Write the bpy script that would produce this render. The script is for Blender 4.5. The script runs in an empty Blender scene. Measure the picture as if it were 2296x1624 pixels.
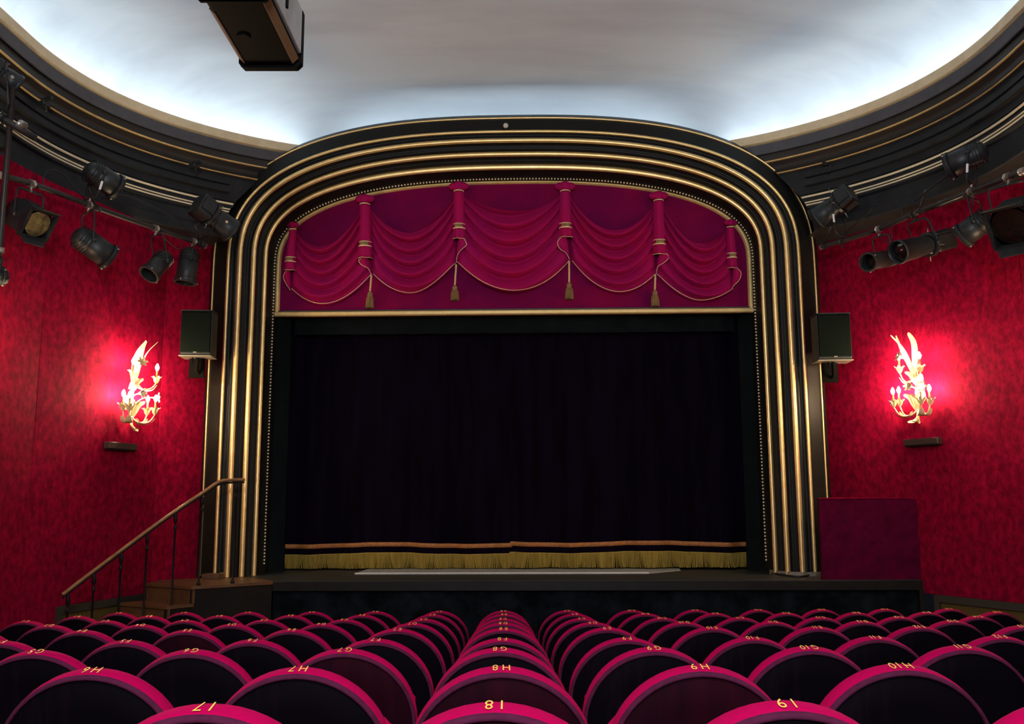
import bpy, math, random
from mathutils import Vector, Matrix
random.seed(7)
PI = math.pi
sc = bpy.context.scene
COL = sc.collection

# ------------------------------------------------------------------ camera
FPX, PITCH, YAW, ROLL = 2056.0, math.radians(8.541), math.radians(0.44), math.radians(0.23)
CZ = 1.9
FW = Vector((math.sin(YAW) * math.cos(PITCH), math.cos(YAW) * math.cos(PITCH), math.sin(PITCH)))
R0 = Vector((math.cos(YAW), -math.sin(YAW), 0))
U0 = R0.cross(FW)
RT = R0 * math.cos(ROLL) - U0 * math.sin(ROLL)
UP = U0 * math.cos(ROLL) + R0 * math.sin(ROLL)
EYE = Vector((0, 0, CZ))
cd = bpy.data.cameras.new('camera')
cam = bpy.data.objects.new('camera', cd)
COL.objects.link(cam)
cd.sensor_width = 36
cd.lens = 36 * FPX / 2296
cd.clip_end = 100
cam.matrix_world = Matrix(((RT.x, UP.x, -FW.x, EYE.x), (RT.y, UP.y, -FW.y, EYE.y), (RT.z, UP.z, -FW.z, EYE.z), (0, 0, 0, 1)))
sc.camera = cam

# ------------------------------------------------------------------ world, lamps, exposure
w = bpy.data.worlds.new('world')
sc.world = w
w.use_nodes = True
w.node_tree.nodes['Background'].inputs[0].default_value = (0.02, 0.022, 0.03, 1)
w.node_tree.nodes['Background'].inputs[1].default_value = 0.2
sc.view_settings.view_transform = 'Standard'
sc.view_settings.look = 'None'
sc.view_settings.gamma = 1
sc.view_settings.exposure = 0.0
sc.view_settings.use_curve_mapping = False
sc.cycles.use_denoising = True
sc.cycles.sample_clamp_indirect = 6.0
sc.cycles.max_bounces = 8
COVE = 12.0          # strength of the cove lighting tube behind the ceiling lip
BULB = 800.0         # strength of the candle bulbs
def unseen_lamp(loc, aim, size, power, color):
    l = bpy.data.lights.new('unseen_lamp', 'AREA')
    l.shape = 'DISK'; l.size = size; l.energy = power; l.color = color
    o = bpy.data.objects.new('unseen_lamp', l)
    COL.objects.link(o)
    o.location = loc
    o.rotation_euler = (Vector(aim) - Vector(loc)).to_track_quat('-Z', 'Y').to_euler()
    return o
# unseen lamp over the rear stalls, added to brighten the near seats
unseen_lamp((0.0, -0.4, 5.2), (0.0, 2.6, 1.2), 0.5, 128, (1.0, 0.86, 0.92))
# second unseen lamp, added behind the camera to lift the ceiling brightness
unseen_lamp((0.0, -2.2, 3.6), (0.0, 5.0, 7.2), 1.2, 330, (0.84, 0.92, 1.0))

# ------------------------------------------------------------------ coordinates
PHI = math.radians(-1.75)      # the stage is turned a little against the seat rows
CP, SP = math.cos(PHI), math.sin(PHI)
def S(u, v, z=0.0):            # stage frame -> world
    return Vector((.13 + u * CP - (v - 10.5) * SP, 10.5 + u * SP + (v - 10.5) * CP, z))
def to_uv(p):
    a, b = p[0] - .13, p[1] - 10.5
    return a * CP + b * SP, 10.5 - a * SP + b * CP
def ray(px, py):
    return FW + RT * ((px - 1148) / FPX) - UP * ((py - 812) / FPX)
def at_v(px, py, v):           # point of a stage-parallel plane
    d = ray(px, py); n = Vector((-SP, CP, 0)); o = S(0, v)
    return EYE + d * ((o - EYE).dot(n) / d.dot(n))
def at_z(px, py, z):           # point of a level plane
    d = ray(px, py)
    return EYE + d * ((z - CZ) / d.z)
def at_y(px, py, y):
    d = ray(px, py)
    return EYE + d * (y / d.y)
def uvz(px, py, v):
    p = at_v(px, py, v); u, _ = to_uv(p)
    return u, p.z

# ------------------------------------------------------------------ mesh builder
class MB:
    def __init__(self): self.v = []; self.f = []; self.sm = []
    def add(self, vs, fs, smooth=False):
        n = len(self.v)
        self.v += [Vector(p) for p in vs]
        self.f += [tuple(i + n for i in f) for f in fs]
        self.sm += [smooth] * len(fs)
        return self
    def box(self, c, s, m=None, bev=0.0):
        hx, hy, hz = s[0] / 2, s[1] / 2, s[2] / 2
        c = Vector(c); m = m or Matrix.Identity(3)
        if bev <= 0:
            vs = [(x, y, z) for x in (-hx, hx) for y in (-hy, hy) for z in (-hz, hz)]
            fs = [(0, 1, 3, 2), (4, 6, 7, 5), (0, 4, 5, 1), (2, 3, 7, 6), (0, 2, 6, 4), (1, 5, 7, 3)]
        else:
            b = min(bev, hx * .9, hy * .9, hz * .9)
            vs = []; fs = []
            def ring(z, k): return [(-hx + k, -hy + b, z), (-hx + b, -hy + k, z), (hx - b, -hy + k, z), (hx - k, -hy + b, z),
                                    (hx - k, hy - b, z), (hx - b, hy - k, z), (-hx + b, hy - k, z), (-hx + k, hy - b, z)]
            for z, k in ((-hz, b), (-hz + b, 0), (hz - b, 0), (hz, b)):
                if k: vs += [(-hx + b, -hy + b, z), (-hx + b, -hy + b, z), (hx - b, -hy + b, z), (hx - b, -hy + b, z), (hx - b, hy - b, z), (hx - b, hy - b, z), (-hx + b, hy - b, z), (-hx + b, hy - b, z)]
                else: vs += ring(z, 0)
            for r in range(3):
                for i in range(8):
                    j = (i + 1) % 8
                    fs.append((r * 8 + i, r * 8 + j, r * 8 + 8 + j, r * 8 + 8 + i))
            fs.append(tuple(range(7, -1, -1))); fs.append(tuple(range(24, 32)))
        return self.add([c + m @ Vector(p) for p in vs], fs)
    def grid(self, rows, smooth=True, closed=False):
        n = len(rows[0]); vs = [p for r in rows for p in r]; fs = []
        for i in range(len(rows) - 1):
            for j in range(n if closed else n - 1):
                k = (j + 1) % n
                fs.append((i * n + j, i * n + k, (i + 1) * n + k, (i + 1) * n + j))
        return self.add(vs, fs, smooth)
    def tube(self, path, r, seg=8, cap=True, smooth=True, flat=None):
        path = [Vector(p) for p in path]; rows = []
        up = None
        for i, p in enumerate(path):
            t = (path[min(i + 1, len(path) - 1)] - path[max(i - 1, 0)])
            if t.length < 1e-9: t = Vector((0, 0, 1))
            t.normalize()
            if up is None:
                up = Vector((0, 0, 1)) if abs(t.z) < .9 else Vector((1, 0, 0))
            a = t.cross(up)
            if a.length < 1e-6: a = t.cross(Vector((1, 0.3, 0)))
            a.normalize(); b = a.cross(t); up = b
            rr = r[i] if isinstance(r, (list, tuple)) else r
            fl = flat or 1.0
            rows.append([p + a * rr * math.cos(2 * PI * k / seg) + b * rr * fl * math.sin(2 * PI * k / seg) for k in range(seg)])
        n0 = len(self.v)
        self.grid(rows, smooth, True)
        if cap:
            self.f.append(tuple(n0 + k for k in range(seg))); self.sm.append(False)
            e = n0 + (len(path) - 1) * seg
            self.f.append(tuple(e + seg - 1 - k for k in range(seg))); self.sm.append(False)
        return self
    def lathe(self, prof, m=None, seg=20, smooth=True):
        m = m or Matrix.Identity(4)
        rows = [[m @ Vector((r * math.cos(2 * PI * k / seg), r * math.sin(2 * PI * k / seg), z)) for k in range(seg)] for r, z in prof]
        return self.grid(rows, smooth, True)
    def ball(self, c, r, m=None, seg=10, rings=6, sc_=(1, 1, 1)):
        c = Vector(c); m = m or Matrix.Identity(3)
        rows = [[c + m @ Vector((r * sc_[0] * math.sin(PI * i / rings) * math.cos(2 * PI * k / seg), r * sc_[1] * math.sin(PI * i / rings) * math.sin(2 * PI * k / seg), r * sc_[2] * math.cos(PI * i / rings))) for k in range(seg)] for i in range(rings + 1)]
        return self.grid(rows, True, True)
    def prism(self, poly, z0, z1):
        n = len(poly)
        vs = [(p[0], p[1], z0) for p in poly] + [(p[0], p[1], z1) for p in poly]
        fs = [tuple(range(n - 1, -1, -1)), tuple(range(n, 2 * n))] + [(i, (i + 1) % n, n + (i + 1) % n, n + i) for i in range(n)]
        return self.add(vs, fs)
    def slab(self, quad, nrm, t):
        q = [Vector(p) for p in quad]; n = Vector(nrm) * t; k = len(q)
        return self.add(q + [p + n for p in q], [tuple(range(k - 1, -1, -1)), tuple(range(k, 2 * k))] + [(i, (i + 1) % k, k + (i + 1) % k, k + i) for i in range(k)])
    def mesh(self, name, mat, inv=None):
        me = bpy.data.meshes.new(name)
        vs = [inv @ p for p in self.v] if inv is not None else self.v
        me.from_pydata([tuple(p) for p in vs], [], self.f)
        me.polygons.foreach_set('use_smooth', self.sm)
        me.materials.append(mat)
        me.update()
        return me

INV = {}
def thing(name, label=None, cat=None, loc=(0, 0, 0), group=None, mw=None, kind=None):
    o = bpy.data.objects.new(name, None)
    COL.objects.link(o)
    o.empty_display_size = .1
    M = mw if mw is not None else Matrix.Translation(Vector(loc))
    o.matrix_world = M
    if label: o['label'] = label
    if cat: o['category'] = cat
    if group: o['group'] = group
    if kind: o['kind'] = kind
    INV[o.name] = M.inverted()
    return o
def part(name, mb, mat, parent, local=False, label=None, kind=None):
    inv = None if local else INV[parent.name]
    o = bpy.data.objects.new(name, mb.mesh(name, mat, inv))
    COL.objects.link(o)
    o.parent = parent
    INV[o.name] = INV[parent.name]
    if label: o['label'] = label
    if kind: o['kind'] = kind
    return o

# ------------------------------------------------------------------ materials
def mat(name, base, rough=.6, metal=0.0, c2=None, nscale=4.0, stretch=(1, 1, 1), detail=4.0, lo=.35, hi=.65, bump=0.0, bscale=60.0, sheen=0.0, sheen_tint=None, emit=None, coat=0.0, spec=None, wave=None):
    m = bpy.data.materials.new(name)
    m.use_nodes = True
    nt = m.node_tree; N = nt.nodes; L = nt.links
    b = N['Principled BSDF']
    b.inputs['Base Color'].default_value = (*base, 1)
    b.inputs['Roughness'].default_value = rough
    b.inputs['Metallic'].default_value = metal
    if spec is not None: b.inputs['Specular IOR Level'].default_value = spec
    if sheen:
        b.inputs['Sheen Weight'].default_value = sheen
        b.inputs['Sheen Roughness'].default_value = .4
        b.inputs['Sheen Tint'].default_value = (*(sheen_tint or base), 1)
    if coat: b.inputs['Coat Weight'].default_value = coat
    if emit:
        b.inputs['Emission Color'].default_value = (*emit[0], 1)
        b.inputs['Emission Strength'].default_value = emit[1]
    tc = N.new('ShaderNodeTexCoord')
    mp = N.new('ShaderNodeMapping'); mp.inputs['Scale'].default_value = stretch
    L.new(tc.outputs['Object'], mp.inputs['Vector'])
    if c2:
        n = N.new('ShaderNodeTexNoise'); n.inputs['Scale'].default_value = nscale; n.inputs['Detail'].default_value = detail; n.inputs['Roughness'].default_value = .62
        L.new(mp.outputs['Vector'], n.inputs['Vector'])
        r = N.new('ShaderNodeValToRGB')
        r.color_ramp.elements[0].position = lo; r.color_ramp.elements[1].position = hi
        r.color_ramp.elements[0].color = (*base, 1); r.color_ramp.elements[1].color = (*c2, 1)
        L.new(n.outputs['Fac'], r.inputs['Fac'])
        L.new(r.outputs['Color'], b.inputs['Base Color'])
    if wave:
        wv = N.new('ShaderNodeTexWave'); wv.inputs['Scale'].default_value = wave[0]; wv.inputs['Distortion'].default_value = wave[1]
        wv.bands_direction = wave[2]
        L.new(mp.outputs['Vector'], wv.inputs['Vector'])
        r = N.new('ShaderNodeValToRGB'); r.color_ramp.elements[0].color = (*base, 1); r.color_ramp.elements[1].color = (*wave[3], 1)
        L.new(wv.outputs['Fac'], r.inputs['Fac']); L.new(r.outputs['Color'], b.inputs['Base Color'])
    if bump:
        n2 = N.new('ShaderNodeTexNoise'); n2.inputs['Scale'].default_value = bscale; n2.inputs['Detail'].default_value = 3
        L.new(mp.outputs['Vector'], n2.inputs['Vector'])
        bp = N.new('ShaderNodeBump'); bp.inputs['Strength'].default_value = bump; bp.inputs['Distance'].default_value = .01
        L.new(n2.outputs['Fac'], bp.inputs['Height']); L.new(bp.outputs['Normal'], b.inputs['Normal'])
    return m

M_WALL = mat('crushed_red_velvet', (.125, .0008, .0135), .8, c2=(.30, .0018, .0265), nscale=17, stretch=(1, 1, .7), detail=12, lo=.36, hi=.68, sheen=.06, sheen_tint=(1, .02, .10), spec=.05)
M_CEIL = mat('painted_ceiling', (.53, .59, .64), .95, c2=(.66, .735, .785), nscale=.9, stretch=(.28, 1.3, 1), detail=4, lo=.32, hi=.58, spec=.05)
M_FRAME = mat('gilt_frame_paint', (.74, .54, .22), .45, .3, c2=(.64, .44, .15), nscale=12)
M_LIP = mat('pale_gold_lip', (.74, .60, .37), .5, .1, c2=(.66, .52, .30), nscale=9)
M_GOLD = mat('gilding', (.90, .64, .28), .36, .75, c2=(.82, .54, .19), nscale=12, detail=4, bump=.03, bscale=70)
M_GOLDB = mat('bright_gilding', (.95, .80, .52), .35, .3)
M_BLACK = mat('black_paint', (.0065, .0065, .006), .45, c2=(.011, .010, .008), nscale=6, spec=.2)
M_FASCIA = mat('black_cornice_paint', (.012, .014, .015), .6, c2=(.019, .020, .022), nscale=7, spec=.25)
M_GREY = mat('grey_cornice_band', (.06, .06, .066), .7, c2=(.075, .074, .08), nscale=8)
M_BROWN = mat('dark_brown_cove', (.017, .013, .008), .5)
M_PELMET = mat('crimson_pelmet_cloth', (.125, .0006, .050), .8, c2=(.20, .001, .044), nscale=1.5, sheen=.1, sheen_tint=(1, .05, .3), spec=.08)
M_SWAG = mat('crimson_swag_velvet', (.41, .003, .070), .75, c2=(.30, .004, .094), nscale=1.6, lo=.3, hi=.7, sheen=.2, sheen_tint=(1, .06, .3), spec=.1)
M_CORD = mat('gold_cord', (.85, .66, .34), .45, .3)
M_TASSEL = mat('dull_gold_tassel', (.30, .19, .06), .8, c2=(.18, .10, .03), nscale=60, stretch=(1, 1, .1))
M_CURT = mat('midnight_velvet', (.0022, .0011, .0042), .9, c2=(.0045, .002, .0085), nscale=4, stretch=(2, 2, .3), sheen=.012, sheen_tint=(.3, .15, .6), spec=.03)
M_BAND = mat('gold_trim_band', (.42, .16, .035), .7, c2=(.26, .09, .02), nscale=30, detail=5)
M_FRINGE = mat('mustard_fringe', (.36, .25, .035), .8, c2=(.24, .16, .02), nscale=40, stretch=(1, 1, .05))
M_FLAT = mat('black_masking_cloth', (.0045, .0065, .0075), .9, c2=(.007, .0095, .0105), nscale=5, spec=.04)
M_DECK = mat('worn_black_deck', (.014, .015, .012), .55, c2=(.024, .024, .019), nscale=3, stretch=(1, 3, 1), detail=7)
M_FELT = mat('dark_felt_mottled', (.0022, .0036, .0042), .95, c2=(.011, .0135, .018), nscale=4.2, detail=8, lo=.42, hi=.72, spec=.03)
M_WOOD = mat('worn_brown_wood', (.13, .058, .020), .5, c2=(.08, .033, .011), nscale=6, stretch=(1, 1, 3), detail=6)
M_RAIL = mat('polished_handrail', (.28, .14, .055), .3, c2=(.18, .08, .03), nscale=8, coat=.3)
M_IRON = mat('black_iron', (.006, .005, .005), .55, spec=.2)
M_RIG = mat('black_lamp_enamel', (.012, .014, .015), .45, c2=(.020, .023, .023), nscale=14, spec=.4)
M_PIPE = mat('dark_steel_pipe', (.022, .020, .020), .45, .2, c2=(.036, .030, .026), nscale=9)
M_CABLE = mat('black_cable', (.010, .010, .011), .55)
M_STEEL = mat('worn_steel', (.5, .47, .40), .35, .7, c2=(.35, .3, .22), nscale=25)
M_LENS = mat('dark_glass_lens', (.008, .007, .005), .12, coat=.6)
M_AMBER = mat('amber_lens', (.30, .22, .08), .18, c2=(.10, .07, .03), nscale=14, coat=.5)
M_STICK = mat('white_sticker', (.75, .75, .72), .6)
M_SPK = mat('black_speaker_grille', (.004, .006, .005), .95, c2=(.006, .009, .007), nscale=120, spec=.02)
M_BRK = mat('speaker_bracket_black', (.004, .0035, .003), .9, spec=.04)
M_WHITE = mat('white_board', (.92, .92, .88), .5, c2=(.86, .86, .82), nscale=4)
M_SHELF = mat('dark_brown_box', (.040, .018, .014), .6)
M_SCON = mat('gilded_cream_metal', (.92, .78, .48), .35, .3, c2=(.84, .66, .32), nscale=30)
M_BULB = mat('candle_bulb', (1, .9, .7), .3, emit=((1, .78, .48), BULB))
M_COVE = mat('cove_tube', (1, 1, 1), .3, emit=((.88, .95, 1.0), COVE))
M_SEAT = mat('magenta_red_plush', (.43, .0004, .062), .85, c2=(.37, .0007, .060), nscale=90, sheen=.06, sheen_tint=(1, .02, .22), spec=.04)
M_REAR_EDGE = mat('mauve_rear_edge', (.085, .014, .042), .85, c2=(.065, .010, .030), nscale=40, spec=.04)  # mauve band on the rear edge of each seat back, darker than the plush
M_PANEL = mat('black_veneer_back', (.0028, .0017, .0034), .7, c2=(.010, .0026, .0088), nscale=7, stretch=(2.2, 1, .22), detail=7, lo=.52, hi=.75, spec=.03)
M_PANELR = mat('oxblood_veneer_back', (.020, .002, .006), .7, c2=(.009, .0015, .0045), nscale=7, stretch=(2.2, 1, .22), detail=7, spec=.03)
M_PAD = mat('dark_red_arm_pad', (.14, .003, .022), .7)
M_NUM = mat('gold_numerals', (.95, .58, .10), .5, .1)
M_CARPET = mat('dark_red_carpet', (.03, .003, .006), .95, c2=(.05, .004, .009), nscale=30, spec=.05)
M_MESH = mat('gold_woven_grille', (.16, .10, .022), .55, .3)
M_DADO = mat('dark_dado_wood', (.030, .026, .018), .5)
M_VBOX = mat('dark_velvet_box', (.045, .0007, .014), .85, c2=(.085, .001, .022), nscale=7, detail=9, sheen=.05, sheen_tint=(1, .05, .2), spec=.05)
M_PROJ = mat('projector_housing_black', (.0022, .0022, .0026), .6, spec=.06)
M_PROJ2 = mat('projector_side_grey', (.42, .44, .42), .45, c2=(.34, .36, .34), nscale=12)
M_PROJ3 = mat('projector_brown_edge', (.22, .13, .06), .45)

# ------------------------------------------------------------------ floor (raked) and stage house
RY0, RS, RZ, SL = 1.903, .8355, CZ - .4039, .0757
TOPH = .90                                   # height of a seat back above its floor
def floor_z(y):
    return RZ - TOPH - SL * (min(y, 8.9) - RY0) / RS
fl = MB()
ys = [-3.3, -1, 1, 3, 5, 7, 8.9, 10.2]
for i in range(len(ys) - 1):
    a, b = ys[i], ys[i + 1]
    fl.add([(-5.4, a, floor_z(a)), (5.4, a, floor_z(a)), (5.4, b, floor_z(b)), (-5.4, b, floor_z(b))], [(0, 1, 2, 3)])
o = bpy.data.objects.new('floor', fl.mesh('floor', M_CARPET)); COL.objects.link(o); o['kind'] = 'structure'
FZ = floor_z(9.5)

# ------------------------------------------------------------------ walls: crushed velvet panels, dado
def facet(p, q, z0, z1, inset):
    """one upholstered wall panel, slightly proud with soft bevelled edges; inset = unit normal into the room"""
    p, q = Vector((*p, 0)), Vector((*q, 0))
    d = (q - p).normalized(); n = Vector(inset)
    mb = MB(); t, e = .03, .008
    L = (q - p).length
    vs = []
    for k, off in ((0, 0), (0, t - e / 2), (e, t)):
        for a, z in ((k, z0 + k), (L - k, z0 + k), (L - k, z1 - k), (k, z1 - k)):
            vs.append(p + d * a + n * (off - t) + Vector((0, 0, z)))
    fs = []
    for r in range(2):
        for i in range(4):
            j = (i + 1) % 4
            fs.append((r * 4 + i, r * 4 + j, r * 4 + 4 + j, r * 4 + 4 + i))
    fs.append((8, 9, 10, 11))
    return mb.add(vs, fs)
def nrm(p, q, side):
    d = (Vector((*q, 0)) - Vector((*p, 0))).normalized()
    n = Vector((d.y, -d.x, 0))
    return n if n.x * side > 0 else -n
LW = [(-3.40, 11.04), (-3.878, 10.294), (-4.391, 8.584), (-4.80, 5.9), (-5.02, 3.0), (-5.12, -.2), (-5.15, -3.3)]
RW = [(3.72, 10.98), (4.37, 9.91), (5.005, 8.64), (5.08, 5.9), (5.05, 3.0), (5.02, -.2), (5.0, -3.3)]
DADO = .91
for side, W, nm in ((1, LW, 'wall_left'), (-1, RW, 'wall_right')):
    root = thing(nm, kind='structure')
    for i in range(len(W) - 1):
        z0 = DADO if i < (2 if side > 0 else 3) else floor_z(W[i][1]) - .05
        part('wall_panel', facet(W[i], W[i + 1], z0, 4.97, nrm(W[i], W[i + 1], side)), M_WALL, root)
bk = MB(); bk.box((0, -3.35, 3.2), (11, .1, 7))
o = bpy.data.objects.new('wall_back', bk.mesh('wall_back', M_WALL)); COL.objects.link(o); o['kind'] = 'structure'
sb = MB(); sb.box((.1, 13.6, 3.6), (11, .1, 7.4))
o = bpy.data.objects.new('wall_front', sb.mesh('wall_front', M_FLAT)); COL.objects.link(o); o['kind'] = 'structure'

def dado(nm, pts, side, z0):
    root = thing(nm, kind='structure')
    for i in range(len(pts) - 1):
        p, q = pts[i], pts[i + 1]
        n = nrm(p, q, side)
        P, Q = Vector((*p, 0)), Vector((*q, 0))
        d = (Q - P).normalized()
        top = MB().slab([P + Vector((0, 0, DADO - .07)), Q + Vector((0, 0, DADO - .07)), Q + Vector((0, 0, DADO)), P + Vector((0, 0, DADO))], n, .045)
        part('rail', top, M_DADO, root)
        L = (Q - P).length; k = max(1, round(L / 1.15))
        for j in range(k + 1):
            a = P + d * (L * j / k)
            part('post', MB().box(a + n * .015 + Vector((0, 0, (z0 + DADO) / 2)), (.06, .05, DADO - z0), Matrix(((d.x, n.x, 0), (d.y, n.y, 0), (0, 0, 1)))), M_DADO, root)
        # woven brass grille: crossed wires in front of a dark backing
        part('backing', MB().slab([P + Vector((0, 0, z0)), Q + Vector((0, 0, z0)), Q + Vector((0, 0, DADO - .07)), P + Vector((0, 0, DADO - .07))], n, .004), M_BLACK, root)
        g = MB(); H = DADO - .07 - z0; st = .020
        for sgn in (1, -1):
            x = -H
            while x < L + H:
                a0, a1 = (x, x + H) if sgn > 0 else (x + H, x)
                zs, ze = z0, z0 + H
                # clip to the panel
                t0, t1 = 0.0, 1.0
                dx = a1 - a0
                for lim, s in ((0, 1), (L, -1)):
                    f0, f1 = s * (a0 - lim), s * (a1 - lim)
                    if f0 < 0 and f1 < 0: t0 = 2
                    elif f0 < 0: t0 = max(t0, f0 / (f0 - f1))
                    elif f1 < 0: t1 = min(t1, f0 / (f0 - f1))
                if t0 < t1:
                    A = P + d * (a0 + dx * t0) + n * .008 + Vector((0, 0, zs + H * t0)); B = P + d * (a0 + dx * t1) + n * .008 + Vector((0, 0, zs + H * t1))
                    wv = Vector((d.x, d.y, -sgn)).normalized() * .0032
                    nn = n * (.003 if sgn > 0 else .005)
                    g.add([A - wv, B - wv, B + wv, A + wv, A - wv + nn, B - wv + nn, B + wv + nn, A + wv + nn], [(4, 5, 6, 7), (0, 1, 5, 4), (3, 7, 6, 2)])
                x += st
        part('woven_grille', g, M_MESH, root, kind='stuff')
def on_wall(px, a, b):
    """plan point where the pixel column px meets the wall line a-b"""
    d = ray(px, 1120); s = (b[0] - a[0]) / (b[1] - a[1])
    y = (a[0] - s * a[1]) / (d.x / d.y - s)
    return (a[0] + s * (y - a[1]), y)
pL = on_wall(146, LW[1], LW[2])
dado('baseboard_left', [LW[1], pL], 1, FZ)
dado('baseboard_right', [(4.475, 9.70), RW[2], (RW[2][0] * .5 + RW[3][0] * .5, RW[2][1] * .5 + RW[3][1] * .5)], -1, FZ)
# plain lower wall between the dado and the velvet panel nearer the camera
lw = MB(); n = nrm(LW[1], LW[2], 1)
lw.slab([Vector((*pL, FZ - .05)), Vector((*LW[2], FZ - .05)), Vector((*LW[2], DADO + .02)), Vector((*pL, DADO + .02))], n, .004)
part('wall_panel', lw, M_WALL, bpy.data.objects['wall_left'])

# ------------------------------------------------------------------ cornice, cove and ceiling
OA, OB, OV, ON = 4.5, 3.35, 7.9, 2.2
REAR = 1.2
U_C = -.05
GA, GZ, GS, GN = 3.57, 6.497, 4.65, 2.65     # outer gold line of the arch
def arch_half(z):
    if z <= GS: return GA
    if z >= GZ: return 0.0
    return GA * (1 - ((z - GS) / (GZ - GS)) ** GN) ** (1 / GN)
def oval_line(off, z, cut=True, nf=44, nr=24):
    """a level line round the hall at distance off behind the ceiling lip; open where the proscenium arch stands"""
    a, b = OA + off, OB + off
    th0 = 0.0
    pts = []
    lim = arch_half(z) - .10 if cut else 0.0
    if lim > 0:
        th1 = math.acos(min(1, (lim / a) ** (ON / 2)))
    else: th1 = PI / 2
    right = []
    for i in range(nf + 1):
        th = th1 * (1 - i / nf)
        c, s = math.cos(th), math.sin(th)
        right.append((a * abs(c) ** (2 / ON), OV + b * abs(s) ** (2 / ON)))
    rear = []
    for i in range(1, 12):
        rear.append((a, OV + (REAR - OV) * i / 12))
    for i in range(nr + 1):
        th = -PI * i / nr
        c, s = math.cos(th), math.sin(th)
        rear.append((math.copysign(a * abs(c) ** (2 / ON), c), REAR - b * abs(s) ** (2 / ON)))
    for i in range(1, 12):
        rear.append((-a, REAR + (OV - REAR) * i / 12))
    left = [(-u, v) for u, v in reversed(right)]
    return [S(u, v, z) for u, v in right + rear + left]
trim = thing('trim_1', kind='structure')
def band(name, prof, m, smooth=False):
    part(name, MB().grid([oval_line(o_, z) for o_, z in prof], smooth), m, trim)
def halfround(name, off, z, r, m):
    prof = [(off - r * math.sin(PI * k / 6) * 1.0, z + r * math.cos(PI * k / 6)) for k in range(7)]
    band(name, prof, m, True)
band('gold_lip', [(.06, 6.10), (.0, 6.125), (-.012, 6.13), (-.012, 6.225), (.0, 6.235), (.05, 6.235), (.06, 6.20)], M_LIP)
band('grey_band', [(.025, 5.985), (.012, 5.99), (.008, 6.105), (.06, 6.12)], M_GREY)
band('brown_cove', [(.05, 5.99), (.055, 5.905), (.060, 5.885), (.10, 5.85), (.11, 5.80), (.085, 5.755), (.06, 5.74)], M_BROWN, True)
halfround('gold_line', .058, 5.895, .013, M_GOLD)
halfround('gold_line', .075, 5.738, .013, M_GOLD)
band('black_fascia', [(.06, 5.745), (.085, 5.725), (.10, 5.70), (.10, 5.42), (.115, 5.41), (.115, 5.34), (.10, 5.335), (.10, 5.25), (.13, 5.23), (.13, 5.10), (.10, 5.085), (.10, 4.98), (.115, 4.965), (.80, 4.965)], M_FASCIA)
halfround('gold_line', .10, 5.385, .013, M_GOLDB)
halfround('gold_line', .10, 5.316, .009, M_GOLDB)
halfround('gold_line', .10, 5.285, .009, M_GOLDB)

def closed(off, z): return oval_line(off, z, False)
dome = MB()
rows = [closed(.0, 6.2), closed(.36, 6.2)]
for k in range(1, 9):
    t = PI / 2 * k / 8
    rows.append(closed(.40 - .85 * (1 - math.cos(t)), 6.2 + .78 * math.sin(t)))
def shrink(k, z):
    c = S(0, 5.6); out = []
    for p in closed(-.45, z):
        q = c + (Vector((p.x, p.y, 0)) - Vector((c.x, c.y, 0))) * k
        out.append(Vector((q.x, q.y, z)))
    return out
for k in (.93, .82, .68, .5, .3, .12, .001):
    rows.append(shrink(k, 6.98 + .34 * (1 - k * k)))
dome.grid(rows, True)
o = bpy.data.objects.new('ceiling', dome.mesh('ceiling', M_CEIL)); COL.objects.link(o); o['kind'] = 'structure'
tubeline = closed(.17, 6.265)
ct = MB().tube(tubeline, .022, 6, False)
o = bpy.data.objects.new('cove_light', ct.mesh('cove_light', M_COVE)); COL.objects.link(o)
o['label'] = 'cool white lighting tube hidden in the cove behind the gold ceiling lip'; o['category'] = 'light'

# ------------------------------------------------------------------ proscenium arch
SZ = 1.05                                     # stage height
def arch_pts(a, zc, v, z0=SZ, na=72):
    k = (GA - a) / (GA - 2.935)
    n = GN + (2.5 - GN) * k; zs = GS + (4.80 - GS) * k
    pts = []
    for i in range(6): pts.append((-a, z0 + (zs - z0) * i / 6))
    for i in range(na + 1):
        th = PI * (1 - i / na)
        # even steps near the springing
        c, s = math.cos(th), math.sin(th)
        pts.append((math.copysign(a * abs(c) ** (2 / n), c), zs + (zc - zs) * abs(s) ** (2 / n)))
    for i in range(5, -1, -1): pts.append((a, z0 + (zs - z0) * i / 6))
    return [S(u + U_C, v, z) for u, z in pts]
LINES = [(3.57, 6.497, 10.60, .011), (3.36, 6.280, 10.50, .021), (3.215, 6.160, 10.47, .029), (3.075, 6.020, 10.55, .030), (2.98, 5.920, 10.70, .028)]
def zc_of(a):
    xs = [(3.66, 6.60)] + [(l[0], l[1]) for l in LINES] + [(2.935, 5.850), (2.85, 5.765)]
    for (a0, z0), (a1, z1) in zip(xs, xs[1:]):
        if a0 >= a >= a1: return z0 + (z1 - z0) * (a0 - a) / (a0 - a1)
    return xs[-1][1]
pro = thing('proscenium_arch', 'tall black proscenium arch with ribbed gold mouldings framing the stage', 'arch', S(0, 10.6, SZ))
def rib(name, prof, m, smooth=True, label=None):
    part(name, MB().grid([arch_pts(a, zc_of(a), v) for a, v in prof], smooth), m, pro, label=label)
rib('outer_edge', [(3.60, 11.15), (3.66, 11.10), (3.66, 10.86), (3.645, 10.78), (3.645, 10.70), (3.60, 10.63), (3.585, 10.605)], M_BLACK)
rib('black_band', [(3.585, 10.605), (3.56, 10.600), (3.54, 10.585), (3.40, 10.525), (3.375, 10.51)], M_BLACK, False)
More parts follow.
